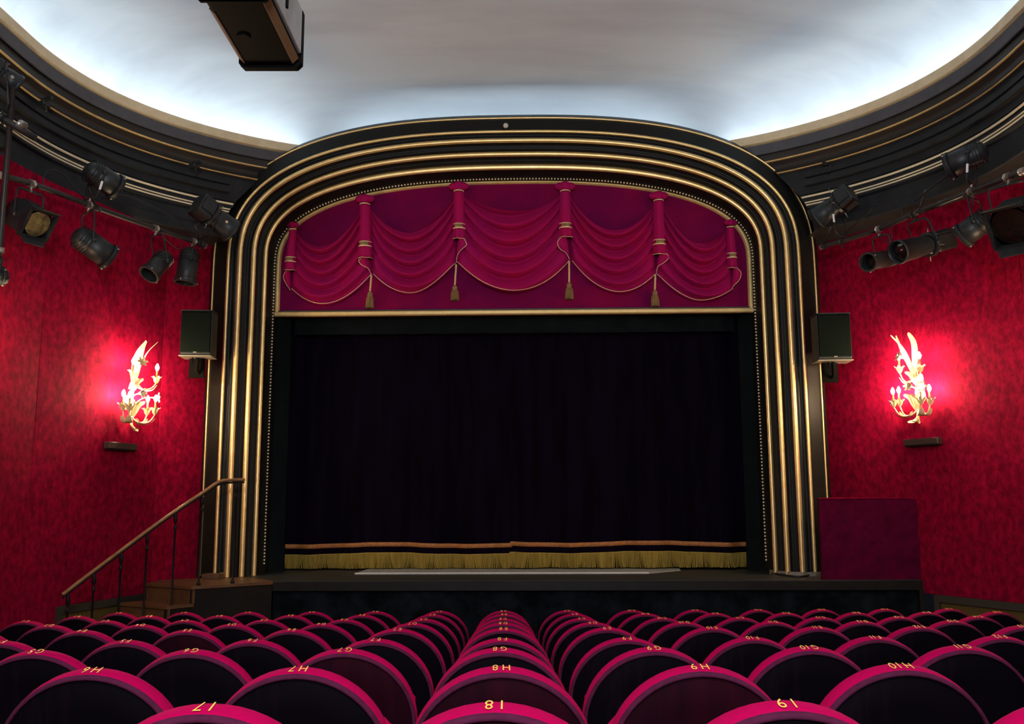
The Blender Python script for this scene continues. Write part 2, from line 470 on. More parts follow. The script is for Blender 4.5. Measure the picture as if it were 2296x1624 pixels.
def flute(a0, v0, a1, v1, dep):
    out = []
    for t, d in ((0, .01), (.10, .35), (.25, .8), (.38, .9), (.5, .45), (.62, .50), (.75, .9), (.88, .75), (1, .01)):
        out.append((a0 + (a1 - a0) * t, v0 + (v1 - v0) * t + dep * d))
    return out
rib('black_flute', flute(3.36, 10.50, 3.215, 10.47, .05), M_BLACK)
rib('black_flute', flute(3.215, 10.47, 3.075, 10.55, .05), M_BLACK)
rib('black_flute', flute(3.075, 10.55, 2.98, 10.70, .045), M_BLACK)
rib('inner_band', [(2.98, 10.70), (2.975, 10.73), (2.966, 10.76), (2.962, 10.80), (2.958, 10.85), (2.950, 10.86), (2.946, 10.92), (2.940, 10.95), (2.930, 10.965), (2.93, 11.0), (2.925, 11.3)], M_BLACK)
for i, (a, zc, v, r) in enumerate(LINES):
    prof = []
    for k in range(9):
        f = PI * k / 8
        rr = r * (1.0 if i < 2 else (.90 if k in (3, 5) else 1.0))      # a fine reed down the middle of the wide ones
        prof.append((a + rr * math.cos(f), v - rr * math.sin(f) * .9))
    rib('gold_moulding', prof, M_GOLD)
# string of gold beads round the opening
pts = arch_pts(2.935, 5.85, 10.945, z0=1.17)
bd = MB(); acc = 0.0; step = .039; nb = 0
last = pts[0]
d_need = 0.0
for p, q in zip(pts, pts[1:]):
    L = (q - p).length; t = d_need
    while t < L:
        c = p + (q - p) * (t / L)
        bd.ball(c, .0125, seg=6, rings=4); nb += 1
        t += step
    d_need = t - L
part('bead_string', bd, M_GOLDB, pro, kind='stuff', label='string of small gold beads')
# feet of the pilasters
ft = MB()
q0, q1 = at_z(492, 1295, SZ), at_z(570, 1290, SZ)
ft.slab([q0, q1, q1 + Vector((.02, .10, 0)), q0 + Vector((.02, .10, 0))], (0, 0, 1), .05)
part('foot_block', ft, mat('pale_wood_block', (.34, .24, .09), .6), pro, label='pale wooden block at the left foot')
ft = MB()
q0, q1 = at_z(452, 1298, SZ), at_z(490, 1298, SZ)
ft.slab([q0, q1, q1 + Vector((.02, .14, 0)), q0 + Vector((.02, .14, 0))], (0, 0, 1), .05)
part('foot_block', ft, M_WOOD, pro)
ft = MB()
pr = []
for a, v in [(3.60, 10.66), (3.36, 10.46), (3.215, 10.43), (3.075, 10.51), (2.98, 10.66), (2.93, 10.80)]: pr.append((a, v))
ft.grid([[S(U_C + a, v, z) for a, v in pr] for z in (SZ, SZ + .045)], False)
part('foot_block', ft, M_STEEL, pro, label='scuffed metal kick strip at the right foot')

# ------------------------------------------------------------------ pelmet with draped swags
PV = 11.02
pel = thing('stage_pelmet', 'crimson arched pelmet draped with five swags above the dark curtain', 'pelmet', S(0, PV, 4.2))
def inner_half(z):
    zs, zc, n, a = 4.80, 5.845, 2.5, 2.93
    if z <= zs: return a
    if z >= zc: return 0
    return a * (1 - ((z - zs) / (zc - zs)) ** n) ** (1 / n)
zb = 4.14
poly = [(-2.93, zb), (2.93, zb)]
for i in range(61):
    th = PI * i / 60
    c, s = math.cos(th), math.sin(th)
    poly.append((math.copysign(2.93 * abs(c) ** .8, c), 4.8 + 1.045 * abs(s) ** .8))
bb = MB()
bb.add([S(u + U_C, PV, z) for u, z in poly] + [S(u + U_C, PV + .04, z) for u, z in poly],
       [tuple(range(len(poly)))] + [(i, (i + 1) % len(poly), len(poly) + (i + 1) % len(poly), len(poly) + i) for i in range(len(poly))])
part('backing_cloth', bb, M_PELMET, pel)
# gilt frame just inside the beads, and the gilt bar along the foot
def gp(a, zc, v):
    out = []
    for i in range(4): out.append((-a, zb + (4.80 - zb) * i / 4))
    for i in range(61):
        th = PI * (1 - i / 60); c, s = math.cos(th), math.sin(th)
        out.append((math.copysign(a * abs(c) ** .8, c), 4.80 + (zc - 4.80) * abs(s) ** .8))
    for i in range(3, -1, -1): out.append((a, zb + (4.80 - zb) * i / 4))
    return [S(u + U_C, v, z) for u, z in out]
part('gilt_frame', MB().grid([gp(2.928, 5.842, PV - .03), gp(2.915, 5.832, PV - .045), gp(2.885, 5.815, PV - .04), gp(2.875, 5.808, PV - .0)], True), M_FRAME, pel)
bar = MB().box(S(U_C, PV - .03, 4.163), (5.86, .07, .056), Matrix(((CP, -SP, 0), (SP, CP, 0), (0, 0, 1))), .012)
part('gilt_bar', bar, M_FRAME, pel)
bar = MB().box(S(U_C, PV - .015, 4.205), (5.86, .03, .014), Matrix(((CP, -SP, 0), (SP, CP, 0), (0, 0, 1))))
part('dark_fillet', bar, M_BROWN, pel)

def PU(px, py): return uvz(px, py, PV - .06)
def hook(px, py): return PU(px, py)
cols = [  # tube: top centre px, bottom px, half width top/bottom px, band y, hem y, knot y
    dict(t=(657, 519), b=(651, 607), w=(8, 13), band=584, knot=506, ks=13),
    dict(t=(819, 463), b=(820, 580), w=(11, 15), band=550, knot=448, ks=19),
    dict(t=(1029, 434), b=(1030, 537), w=(11, 14), band=510, knot=420, ks=20),
    dict(t=(1267, 434), b=(1268, 534), w=(11, 15), band=509, knot=420, ks=20),
    dict(t=(1476, 455), b=(1478, 572), w=(11, 15), band=546, knot=441, ks=19),
    dict(t=(1637, 514), b=(1641, 602), w=(8, 12), band=575, knot=501, ks=13)]
swags = [  # left top, left hem end, right top, right hem end, sag top y, hem low y
    ((662, 520), (652, 645), (812, 466), (832, 612), 549, 681),
    ((828, 466), (836, 612), (1020, 440), (1020, 588), 519, 656),
    ((1038, 436), (1025, 585), (1258, 436), (1277, 582), 477, 656),
    ((1277, 438), (1283, 582), (1467, 460), (1470, 612), 516, 655),
    ((1484, 460), (1474, 612), (1630, 516), (1645, 645), 541, 672)]
for k, (lt, lb, rt, rb, s0, s1) in enumerate(swags):
    NS, NT = 44, 80
    rows = []; hem = []
    nf = 5.0
    for j in range(NT + 1):
        t = j / NT
        tt = t ** 1.7
        lx, ly = lt[0] + (lb[0] - lt[0]) * tt, lt[1] + (lb[1] - lt[1]) * tt
        rx, ry = rt[0] + (rb[0] - rt[0]) * tt, rt[1] + (rb[1] - rt[1]) * tt
        low = s0 + (s1 - s0) * t
        sag = low - (ly + ry) / 2
        row = []
        for i in range(NS + 1):
            s = i / NS
            x = lx + (rx - lx) * s
            y = ly + (ry - ly) * s + sag * (4 * s * (1 - s)) ** 1.0
            u, z = PU(x, y)
            e = math.sin(PI * s) ** .55
            ph = t * nf + .25 * math.sin(k * 2.1 + s * 2.2)
            p_ = ph % 1.0
            f = (p_ / .72) ** .9 if p_ < .72 else .5 + .5 * math.cos(PI * (p_ - .72) / .28)
            dpt = .012 + e * (.04 * min(1, t * 3) + (.15 * f) + .02 * t)
            row.append(S(u, PV - dpt, z))
        rows.append(row)
        if j == NT: hem = row
    # soft turn-under at the hem
    rows.append([p + Vector((0, .05, -.012)) for p in hem])
    sw = part('swag', MB().grid(rows), M_SWAG, pel)
    part('cord_edge', MB().tube([p + Vector((0, -.004, -.004)) for p in hem], .0042, 6), M_CORD, sw, label='thin gold cord along the hem')
for k, c in enumerate(cols):
    (tx, ty), (bx, by) = c['t'], c['b']
    rows = []
    for j in range(13):
        t = j / 12; x = tx + (bx - tx) * t; y = ty + (by - ty) * t; wd = c['w'][0] + (c['w'][1] - c['w'][0]) * t
        row = []
        for i in range(15):
            a = PI * i / 14
            u, z = PU(x - wd * math.cos(a), y + 3 * math.sin(a) * t)
            row.append(S(u, PV - .065 - wd * .0053 * 1.5 * math.sin(a) - .010 * math.cos(5 * a) * t, z))
        rows.append(row)
    inner = [p + Vector((0, .05, .02)) for p in rows[-1]]
    rows.append(inner)
    tb = part('tail', MB().grid(rows), M_SWAG, pel, label='gathered fluted tail')
    part('cord_edge', MB().tube([p + Vector((0, -.004, 0)) for p in rows[-2]], .0038, 6), M_CORD, tb)
    # woven gold braid band
    bt = (c['band'] - ty) / (by - ty)
    br = []
    for dz in (-6, -4.5, -3.6, -3.4, 3.4, 3.6, 4.5, 6):
        t = bt + dz / (by - ty); x = tx + (bx - tx) * t; y = ty + (by - ty) * t; wd = c['w'][0] + (c['w'][1] - c['w'][0]) * t + .8
        br.append([S(PU(x - wd * math.cos(PI * i / 14), y + 2 * math.sin(PI * i / 14))[0], PV - .067 - wd * .0053 * 1.5 * math.sin(PI * i / 14) - (.014 if abs(dz) in (4.5, 3.6) else .006), PU(x, y + 2 * math.sin(PI * i / 14))[1]) for i in range(15)])
    part('braid_line', MB().grid(br[:3]), M_CORD, tb, label='gold braid line')
    part('braid_line', MB().grid(br[5:]), M_CORD, tb, label='gold braid line')
    part('braid_plate', MB().grid([[p + Vector((0, -.004, 0)) for p in r[4:11]] for r in (br[3], br[4])]), M_TASSEL, tb, label='dull gold plate between the braid lines')
    # puffed rosette above the tail, tied with a pale cord
    kn = MB(); ks = c['ks']
    u, z = PU(tx, c['knot'])
    for dx, dz, r in ((-.55, 0, .62), (.55, 0, .62), (0, .12, .6), (0, -.2, .55)):
        kn.ball(S(u + dx * ks * .0053, PV - .09 - (.02 if dx == 0 else 0), z + dz * ks * .0053), ks * .0053 * r, seg=12, rings=8, sc_=(1.05, .7, .75))
    part('rosette', kn, M_SWAG, pel)
    u2, z2 = PU(tx, ty - 3)
    wd = c['w'][0] * .0053
    part('tie_cord', MB().tube([S(u2 - wd * math.cos(PI * i / 10), PV - .085 - wd * 1.5 * math.sin(PI * i / 10), z2 - .010 * math.sin(PI * i / 10)) for i in range(11)], .008, 6), M_CORD, pel)
# curled cascades under the tails
casc = [  # outline top-left, top-right, curve points of gold edge, apex
    ([(640, 610), (663, 604)], [(663, 604), (650, 607), (641, 615), (638, 625), (643, 638), (652, 652)]),
    ([(806, 582), (834, 580)], [(805, 583), (812, 578), (820, 580), (806, 586), (812, 596), (826, 603), (832, 615)]),
    ([(1016, 538), (1044, 537)], [(1016, 538), (1036, 536), (1045, 545), (1046, 553), (1035, 562), (1026, 574), (1023, 590)]),
    ([(1253, 538), (1284, 534)], [(1284, 534), (1266, 533), (1253, 540), (1250, 550), (1256, 561), (1268, 568), (1277, 582)]),
    ([(1463, 573), (1494, 573)], [(1463, 574), (1490, 572), (1497, 578), (1496, 584), (1486, 592), (1474, 600), (1471, 614)]),
    ([(1632, 602), (1655, 604)], [(1632, 602), (1648, 604), (1658, 612), (1659, 622), (1654, 632), (1644, 642), (1640, 648)])]
for (tl, tr), edge in casc:
    def cp(x, y, d): u, z = PU(x, y); return S(u, PV - d, z)
    # resample the edge
    N = 24; res = []
    for i in range(N + 1):
        f = i / N * (len(edge) - 1); a = min(int(f), len(edge) - 2); t = f - a
        p0 = edge[max(a - 1, 0)]; p1 = edge[a]; p2 = edge[a + 1]; p3 = edge[min(a + 2, len(edge) - 1)]
        q = [.5 * ((2 * p1[m]) + (-p0[m] + p2[m]) * t + (2 * p0[m] - 5 * p1[m] + 4 * p2[m] - p3[m]) * t * t + (-p0[m] + 3 * p1[m] - 3 * p2[m] + p3[m]) * t ** 3) for m in (0, 1)]
        res.append(q)
    mb = MB(); rows = []
    ax = (tl[0] + tr[0]) / 2
    for i, (x, y) in enumerate(res):
        t = i / N
        xo = ax + (edge[-1][0] - ax) * t
        rows.append([cp(xo + (x - xo) * s, y - 3 * s * (1 - s), (.10 - .055 * t ** 2) + .035 * math.sin(PI * s) + .02 * s) for s in (0, .2, .4, .6, .8, 1)])
    cs = part('cascade', mb.grid(rows), M_SWAG, pel, label='curled cascade below the tail')
    part('cord_edge', MB().tube([r[-1] + Vector((0, -.006, 0)) for r in rows], .0038, 6), M_CORD, cs)
for (x0, y0, x1, y1, yb_) in ((833, 618, 830, 654, 692), (1023, 594, 1020, 640, 675), (1276, 586, 1276, 634, 672), (1469, 616, 1468, 651, 688)):
    def tp(x, y, d=.07): u, z = PU(x, y); return S(u, PV - d, z)
    A, B, Cc = tp(x0, y0), tp(x1, y1), tp(x1, yb_)
    tw = MB()
    for ph in (0, PI):                    # two strands twisted together
        n = 40
        tw.tube([A + (B - A) * (i / n) + Vector((math.cos(ph + i * .75) * .007, math.sin(ph + i * .75) * .007, 0)) for i in range(n + 1)], .0065, 6)
    L = (B - Cc).length
    ts = part('tassel', MB().lathe([(.003, L * .36), (.024, L * .30), (.034, L * .18), (.030, L * .06), (.040, 0)], Matrix.Translation(B - Vector((0, 0, L * .36))), 14), M_TASSEL, pel, label='dull gold tassel hanging on a twisted cord')
    part('twisted_cord', tw, M_CORD, ts)
    sk = MB()
    base = B - Vector((0, 0, L * .36)); bl = L * .64
    for i in range(26):
        a = 2 * PI * i / 26 + random.uniform(-.05, .05); r0, r1 = .036, .046
        p0 = base + Vector((math.cos(a) * r0, math.sin(a) * r0 * .7, .002)); p1 = base + Vector((math.cos(a) * r1, math.sin(a) * r1 * .7, -bl + random.uniform(0, .008)))
        sk.tube([p0, (p0 + p1) / 2 + Vector((math.cos(a) * .003, math.sin(a) * .003, 0)), p1], .0062, 4)
    part('skirt', sk, M_TASSEL, ts, kind='stuff')

# round sensor on the crown of the arch
kc = at_v(1134, 283, 10.515)
sr = thing('round_sensor', 'small round pale sensor in a black ring on the crown of the arch', 'sensor', kc)
fm = Matrix.Translation(kc) @ Matrix.Rotation(PI / 2, 4, 'X')
part('ring', MB().lathe([(.0, .0), (.048, .0), (.048, .012), (.040, .020), (.032, .012), (.0, .010)], fm, 20), M_BLACK, sr)
part('dome', MB().lathe([(.031, .010), (.031, .022), (.022, .034), (.012, .037), (.008, .032), (.0, .032)], fm, 18), mat('pale_plastic', (.55, .52, .42), .4), sr, label='pale plastic dome')

# ------------------------------------------------------------------ stage platform
VF = 9.97
stg = thing('stage_platform', 'low black stage platform with dark felt front below the curtain', 'stage', S(.9, VF + .2, FZ))
pl, pr_ = -2.60, 4.26
back = 13.3
plan = [S(pl, VF), S(pr_, VF), S(3.45, VF + 1.0), S(3.3, back), S(-3.2, back), S(-3.2, 10.75), S(pl, VF + .05)]
dk = MB().prism(plan, SZ - .06, SZ)
part('deck', dk, M_DECK, stg)
mrot = Matrix(((CP, -SP, 0), (SP, CP, 0), (0, 0, 1)))
part('front_edge', MB().box(S((pl + pr_) / 2, VF - .012, SZ - .055), (pr_ - pl, .024, .10), mrot, .004), M_BLACK, stg)
fr = []
NN = 160
for z in (SZ - .105, SZ - .4, SZ - .7, FZ):
    fr.append([S(pl + (pr_ - pl) * i / NN, VF + .02 + .006 * math.sin(i * 1.3) + .005 * math.sin(i * .47 + z), z) for i in range(NN + 1)])
part('felt_front', MB().grid(fr), M_FELT, stg)
part('end_post', MB().box(S(pr_ - .02, VF - .02, (FZ + SZ - .1) / 2), (.05, .03, SZ - .1 - FZ), mrot), M_BLACK, stg)

# white strip lying on the stage in front of the curtain
a, b, c_, d_ = at_z(795, 1288.5, SZ), at_z(1455, 1287, SZ), at_z(1526, 1280.5, SZ), at_z(822, 1279, SZ)
mt = thing('stage_board', 'long flat white board lying on the stage under the curtain fringe', 'board', (a + c_) / 2)
part('sheet', MB().prism([a, b, c_, at_z(1522, 1276, SZ), at_z(826, 1276, SZ), d_], SZ + .001, SZ + .010), mat('grey_board_top', (.30, .30, .27), .6), mt)
part('edge_strip', MB().slab([a, b, b + Vector((0, .035, 0)), a + Vector((0.02, .035, 0))], (0, 0, 1), .016), M_WHITE, mt, label='bright white front edge')

# ------------------------------------------------------------------ masking flats, border and stage curtain
for s in (-1, 1):
    u0 = U_C + s * 2.93
    fb = MB(); w_ = .13
    cs = [S(u0 + (-s) * 0.0, 11.12, 0), S(u0 - s * w_, 11.30, 0), S(u0 - s * w_, 11.34, 0), S(u0 + s * .1, 11.20, 0)]
    fb.prism([(p.x, p.y) for p in (cs if s < 0 else cs[::-1])], SZ + .001, 4.16)
    o = bpy.data.objects.new('masking_flat', fb.mesh('masking_flat', M_FLAT)); COL.objects.link(o)
    o['label'] = ('narrow black masking flat at the left end of the curtain' if s < 0 else 'narrow black masking flat at the right end of the curtain'); o['category'] = 'flat'; o['group'] = 'masking flats beside the curtain'
bo = MB(); rows = []
for z in (3.96, 4.06, 4.2):
    rows.append([S(-2.8 + 5.5 * i / 120, 11.28 + .012 * math.sin(i * .8), z) for i in range(121)])
bo.grid(rows)
o = bpy.data.objects.new('border_cloth', bo.mesh('border_cloth', M_FLAT)); COL.objects.link(o)
o['label'] = 'short black border cloth hanging under the gilt bar'; o['category'] = 'border'

CVV = 11.5
zt, z_s0, z_s1, z_f0, z_f1 = 4.30, 1.375, 1.322, 1.245, 1.066
def pleat(u, z, seed):
    k = .55 + .45 * max(0, min(1, (4.3 - z) / 2.5))
    a = .034 * math.sin(u * 13.1 + seed + .25 * math.sin(u * 2.3)) + .026 * math.sin(u * 7.7 + 1.7 * seed) + .015 * math.sin(u * 23 + seed * 3)
    return a * k
u_split = uvz(1140, 1250, CVV)[0]
for nm, ua, ub, seed, side in (('left', -3.0, u_split + .06, .4, 0), ('right', u_split, 2.95, 2.9, 1)):
    cr = thing('stage_curtain', 'left half of the midnight velvet stage curtain with mustard fringe' if side == 0 else 'right half of the midnight velvet stage curtain with mustard fringe', 'curtain', S((ua + ub) / 2, CVV, SZ), group='stage curtain halves')
    dv = .0 if side == 0 else -.05
    up = .0 if side == 0 else .012
    n = 230
    def cl(z, fwd=0.0): return [S(ua + (ub - ua) * i / n, CVV + dv + pleat(ua + (ub - ua) * i / n, z, seed) - fwd, z + up + .012 * math.sin((ua + (ub - ua) * i / n) * 3.1 + seed) * (1 if z < 1.5 else 0)) for i in range(n + 1)]
    part('cloth', MB().grid([cl(z) for z in (zt, 3.8, 3.2, 2.6, 2.0, 1.6, z_s0, z_s1, z_f0, z_f0 - .05)]), M_CURT, cr)
    part('trim_band', MB().grid([cl(z_s0, .002), cl(z_s0 - .003, .008), cl(z_s1 + .003, .008), cl(z_s1, .002)]), M_BAND, cr)
    part('fringe_heading', MB().grid([cl(z_f0 + .006, .003), cl(z_f0 + .003, .010), cl(z_f0 - .008, .010), cl(z_f0 - .012, .003)]), M_FRINGE, cr)
    fg = MB()
    u = ua + .01
    while u < ub - .01:
        uu = u
        clump = .030 * math.sin(u * 19 + seed + math.sin(u * 5)) + .013 * math.sin(u * 47)      # strands lean together in tufts
        for layer in (0, 1):
            v0 = CVV + dv + pleat(uu, z_f0, seed) - .006 + .008 * layer
            zz = z_f0 + up + .012 * math.sin(uu * 3.1 + seed)
            e = Vector((random.uniform(-.005, .005), random.uniform(-.006, .006), 0))
            p0 = S(uu, v0, zz); p1 = S(uu + clump * .35, v0 - .004, zz - .09) + e * .5; p2 = S(uu + clump, v0 + .004, z_f1 + up * .5 + random.uniform(0, .010)) + e
            fg.tube([p0, p1, p2], [.0040, .0038, .0030], 4, False, True)
        u += .0074 + random.uniform(-.001, .001)
    part('fringe', fg, M_FRINGE, cr, kind='stuff', label='mustard yellow fringe strands')

# ------------------------------------------------------------------ steps and handrail at the left of the stage
dz = .172
A3, B3, C3 = at_z(325, 1308, SZ), at_z(430, 1315, SZ), at_z(612, 1304, SZ)
A2, B2 = at_z(271, 1351, SZ - dz), at_z(371, 1360, SZ - dz)
sh = ((A2 + B2) / 2 - (A3 + B3) / 2); sh.z = 0
st = thing('stage_steps', 'brown wooden steps with a black side rising to the left of the stage', 'steps', (A3 + B3) / 2 + Vector((0, 0, FZ - SZ)))
perp = (C3 - B3); perp.z = 0
for k in range(3):
    z = SZ - .004 - dz * k
    a_, b_ = A3 + sh * k, B3 + sh * k
    a_.z = b_.z = 0
    if k == 0:
        poly = [a_, b_, Vector((C3.x, C3.y, 0)), S(-2.62, 10.6), S(-3.3, 10.55), a_ + Vector((.02, .45, 0))]
    else:
        q = B3 + sh * (k - 1); q.z = 0; p_ = A3 + sh * (k - 1); p_.z = 0
        poly = [a_, b_, q + sh * -.12, p_ + sh * -.12]
    part('tread', MB().prism([(p.x, p.y) for p in poly], z - .028, z), M_WOOD, st)
    zz = z - dz if k < 3 else FZ
    dn = (b_ - a_).normalized()
    ins = -sh.normalized() * .02
    part('riser', MB().slab([a_ + ins + Vector((0, 0, FZ if k == 2 else z - dz)), b_ + ins + Vector((0, 0, FZ if k == 2 else z - dz)), b_ + ins + Vector((0, 0, z - .028)), a_ + ins + Vector((0, 0, z - .028))], -sh.normalized(), .018), M_WOOD, st)
    if k == 0:
        pa, pb = b_, Vector((C3.x, C3.y, 0))
    else:
        pa, pb = b_, q
    dd = (pb - pa).normalized(); nn_ = Vector((-dd.y, dd.x, 0)) * .02
    part('side_panel', MB().slab([pa + nn_ + Vector((0, 0, FZ)), pb + nn_ + Vector((0, 0, FZ)), pb + nn_ + Vector((0, 0, z - .028)), pa + nn_ + Vector((0, 0, z - .028))], nn_.normalized(), .02), M_BLACK, st)
# handrail: its posts stand along the open edge of the steps
foot = {521: at_z(521, 1308, SZ), 450: at_z(447, 1312, SZ)}
ln0 = Vector((foot[450].x, foot[450].y, 0)); ldir = Vector((sh.x, sh.y, 0)).normalized()
def on_line(px):
    d = ray(px, 1200); k = d.x / d.y
    # ln0 + ldir*t with x = k*y
    t = (k * ln0.y - ln0.x) / (ldir.x - k * ldir.y)
    return ln0 + ldir * t
def top_z(px, py, p):
    d = ray(px, py); return CZ + d.z * (p.y / d.y)
hr = thing('stair_handrail', 'long polished wooden handrail on thin black posts beside the stage steps', 'handrail', ln0 + Vector((0, 0, SZ)))
path = []
for px, py in ((149, 1334), (190, 1300), (260, 1245), (330, 1190), (392, 1144), (455, 1102)):
    p = on_line(px); path.append(Vector((p.x, p.y, top_z(px, py, p))))
pm = foot[521]
kp = at_y(492, 1078, (path[-1].y * .45 + pm.y * .55)); path.append(kp)
e1 = at_y(521, 1076.5, pm.y); path.append(e1)
path.append(at_y(548, 1076, pm.y + .09))
# smooth the polyline
def smooth(pts, it=2):
    for _ in range(it):
        out = [pts[0]]
        for a, b in zip(pts, pts[1:]): out += [a * .75 + b * .25, a * .25 + b * .75]
        pts = out + [pts[-1]]
    return pts
rail_path = smooth(path)
part('rail', MB().tube(rail_path, .022, 10, flat=.75), M_RAIL, hr)
part('under_bar', MB().tube([p - Vector((0, 0, .028)) for p in rail_path], .010, 6), M_IRON, hr)
for px, py, ext in ((162, 1327, None), (217, 1281, None), (275, 1234, None), (331, 1191, None), (392, 1146, None), (450, 1107, SZ), (521, 1078, SZ)):
    p = pm if px == 521 else on_line(px)
    zt_ = top_z(px, py, p) - .03
    if ext: zb_ = ext
    else:
        dd = (p - ln0).length
        zb_ = max(FZ, SZ - dz * math.floor(dd / sh.length + 1.0)) if dd < sh.length * 4.0 else FZ
    mt4 = Matrix.Translation(Vector((p.x, p.y, zb_)))
    H = zt_ - zb_
    part('post', MB().lathe([(.0, 0), (.022, 0), (.022, .015), (.011, .03), (.010, H - .16), (.017, H - .15), (.017, H - .13), (.011, H - .12), (.011, H - .09), (.019, H - .08), (.019, H - .03), (.014, H)], mt4, 10), M_IRON, hr)

# ------------------------------------------------------------------ velvet covered block on the right end of the stage
vb = thing('velvet_screen', 'dark red velvet covered screen panel standing on the right end of the stage', 'screen', S(3.85, 10.02, SZ))
ua_, ub_ = uvz(1845, 1298, 9.995)[0], uvz(2066, 1298, 9.995)[0]
part('cover', MB().prism([S(ua_, 9.99), S(ub_ - .05, 9.99), S(ub_ - .05, 10.05), S(ua_, 10.05)], SZ + .002, uvz(1840, 1119, 9.995)[1]), M_VBOX, vb)
part('end_flap', MB().prism([S(ub_ - .05, 9.998), S(ub_, 9.998), S(ub_ - .005, 10.05), S(ub_ - .05, 10.05)], SZ + .002, uvz(1840, 1121, 9.995)[1]), M_VBOX, vb)
ztop = uvz(1840, 1118, 9.995)[1]
part('edge_band', MB().tube([S(ua_, 9.985, ztop), S(ub_ - .05, 9.985, ztop)], .008, 6), M_WALL, vb)

# cables at the right foot of the arch
def cable(name, pts, r, label, m=None, grp=None):
    o = bpy.data.objects.new(name, MB().tube(smooth([Vector(p) for p in pts], 2), r, 6).mesh(name, m or M_CABLE)); COL.objects.link(o)
    o['label'] = label; o['category'] = 'cable'
    if grp: o['group'] = grp
zc_ = SZ + .012
cable('floor_cable', [at_z(x, y, zc_) for x, y in ((1682, 1276), (1705, 1279), (1730, 1285), (1770, 1292), (1800, 1294), (1830, 1285), (1843, 1281))], .011, 'black cable on the stage floor curving round the right foot of the arch')
cable('floor_cable', [at_z(x, y, zc_) for x, y in ((1700, 1275), (1722, 1278), (1745, 1288), (1790, 1289), (1815, 1281), (1822, 1275))], .009, 'thin black cable looped behind another at the right arch foot')
for x, y in ((1684, 1275), (1703, 1274), (1822, 1277), (1831, 1276)):
    p = at_z(x, y, SZ)
    t = thing('cable_tie', 'pale tape wrap on the floor cable, %s' % {1684: 'leftmost near the curtain', 1703: 'second from the curtain', 1822: 'left of the two by the velvet screen', 1831: 'nearest the velvet screen'}[x], 'tape', p, 'tape wraps on floor cables')
    part('wrap', MB().tube([p + Vector((0, 0, .012)), p + Vector((.018, .01, .016))], .015, 8), M_STEEL, t)

# ------------------------------------------------------------------ loudspeakers beside the arch
def speaker(cxy, z0, z1, wid, dep, yaw, label, bpx):
    c = Vector((cxy[0], cxy[1], z0))
    M_ = Matrix.Translation(c) @ Matrix.Rotation(yaw, 4, 'Z')
    t = thing('wall_speaker', label, 'speaker', group='speakers beside the arch', mw=M_)
    h = z1 - z0
    b = MB().box((0, .01, h / 2), (wid, dep, h), bev=.012)
    bd_ = part('cabinet', b, M_RIG, t, local=True)
    part('grille', MB().box((0, -dep / 2 + .002, h / 2 + .01), (wid - .018, .022, h - .05), bev=.008), M_SPK, t, local=True)
    part('badge', MB().box((0, -dep / 2 - .010, .035), (.035, .004, .010)), M_STEEL, t, local=True)
    part('top_edge', MB().box((0, 0, h + .004), (wid + .008, dep + .01, .010)), M_RIG, t, local=True)
    part('bottom_edge', MB().box((0, -.002, -.004), (wid + .012, dep + .01, .008)), M_STEEL, t, local=True)
    br = MB().box((-.02, .06, -.12), (.17, .03, .22)); br.tube([(-.0, -.02, -.01), (0, -.02, -.16), (.0, .06, -.18)], .022, 8); br.tube([(-.05, -.03, -.01), (-.05, -.03, -.07)], .010, 8)
    part('bracket', br, M_BRK, t, local=True)
a = at_y(405, 697, 10.15); b = at_y(474, 797, 10.15)
speaker(((a.x + b.x) / 2 - .01, 10.28), b.z, a.z, .345, .26, math.radians(4), 'black speaker hanging on the red wall at the left edge of the arch', None)
a = at_y(1834, 704, 10.0); b = at_y(1909, 807, 10.0)
speaker(((a.x + b.x) / 2 + .005, 10.12), b.z, a.z, .37, .26, math.radians(-4), 'black speaker hanging on the red wall at the right edge of the arch', None)

# ------------------------------------------------------------------ candle wall lights
def leaf(mb, path, width, nrm_, cup=.25):
    """a curved leaf: path of points, width profile, side vector from nrm_"""
    path = smooth([Vector(p) for p in path], 2); n = len(path); rows = []
    for i, p in enumerate(path):
        t = (path[min(i + 1, n - 1)] - path[max(i - 1, 0)]).normalized()
        s = t.cross(Vector(nrm_)).normalized(); nn = s.cross(t)
        f = i / (n - 1); wv = width * (math.sin(PI * min(1, f * .92 + .06)) ** .7) + .002
        rows.append([p + s * wv * k + nn * wv * cup * (k * k) for k in (-1, -.5, 0, .5, 1)])
    back = [[p + Vector((0, -.002, -.002)) for p in r] for r in rows]
    mb.grid(rows); mb.grid([list(reversed(r)) for r in back])
    return mb
def lily(mb, c, dirv, size, n=6):
    dirv = Vector(dirv).normalized(); q = dirv.to_track_quat('Z', 'Y').to_matrix()
    for k in range(n):
        a = 2 * PI * k / n; r = q @ Vector((math.cos(a), math.sin(a), 0))
        leaf(mb, [Vector(c) + r * size * .08, Vector(c) + r * size * .3 + dirv * size * .6, Vector(c) + r * size * .55 + dirv * size * .95, Vector(c) + r * size * 1.0 + dirv * size * 1.05], size * .22, dirv)
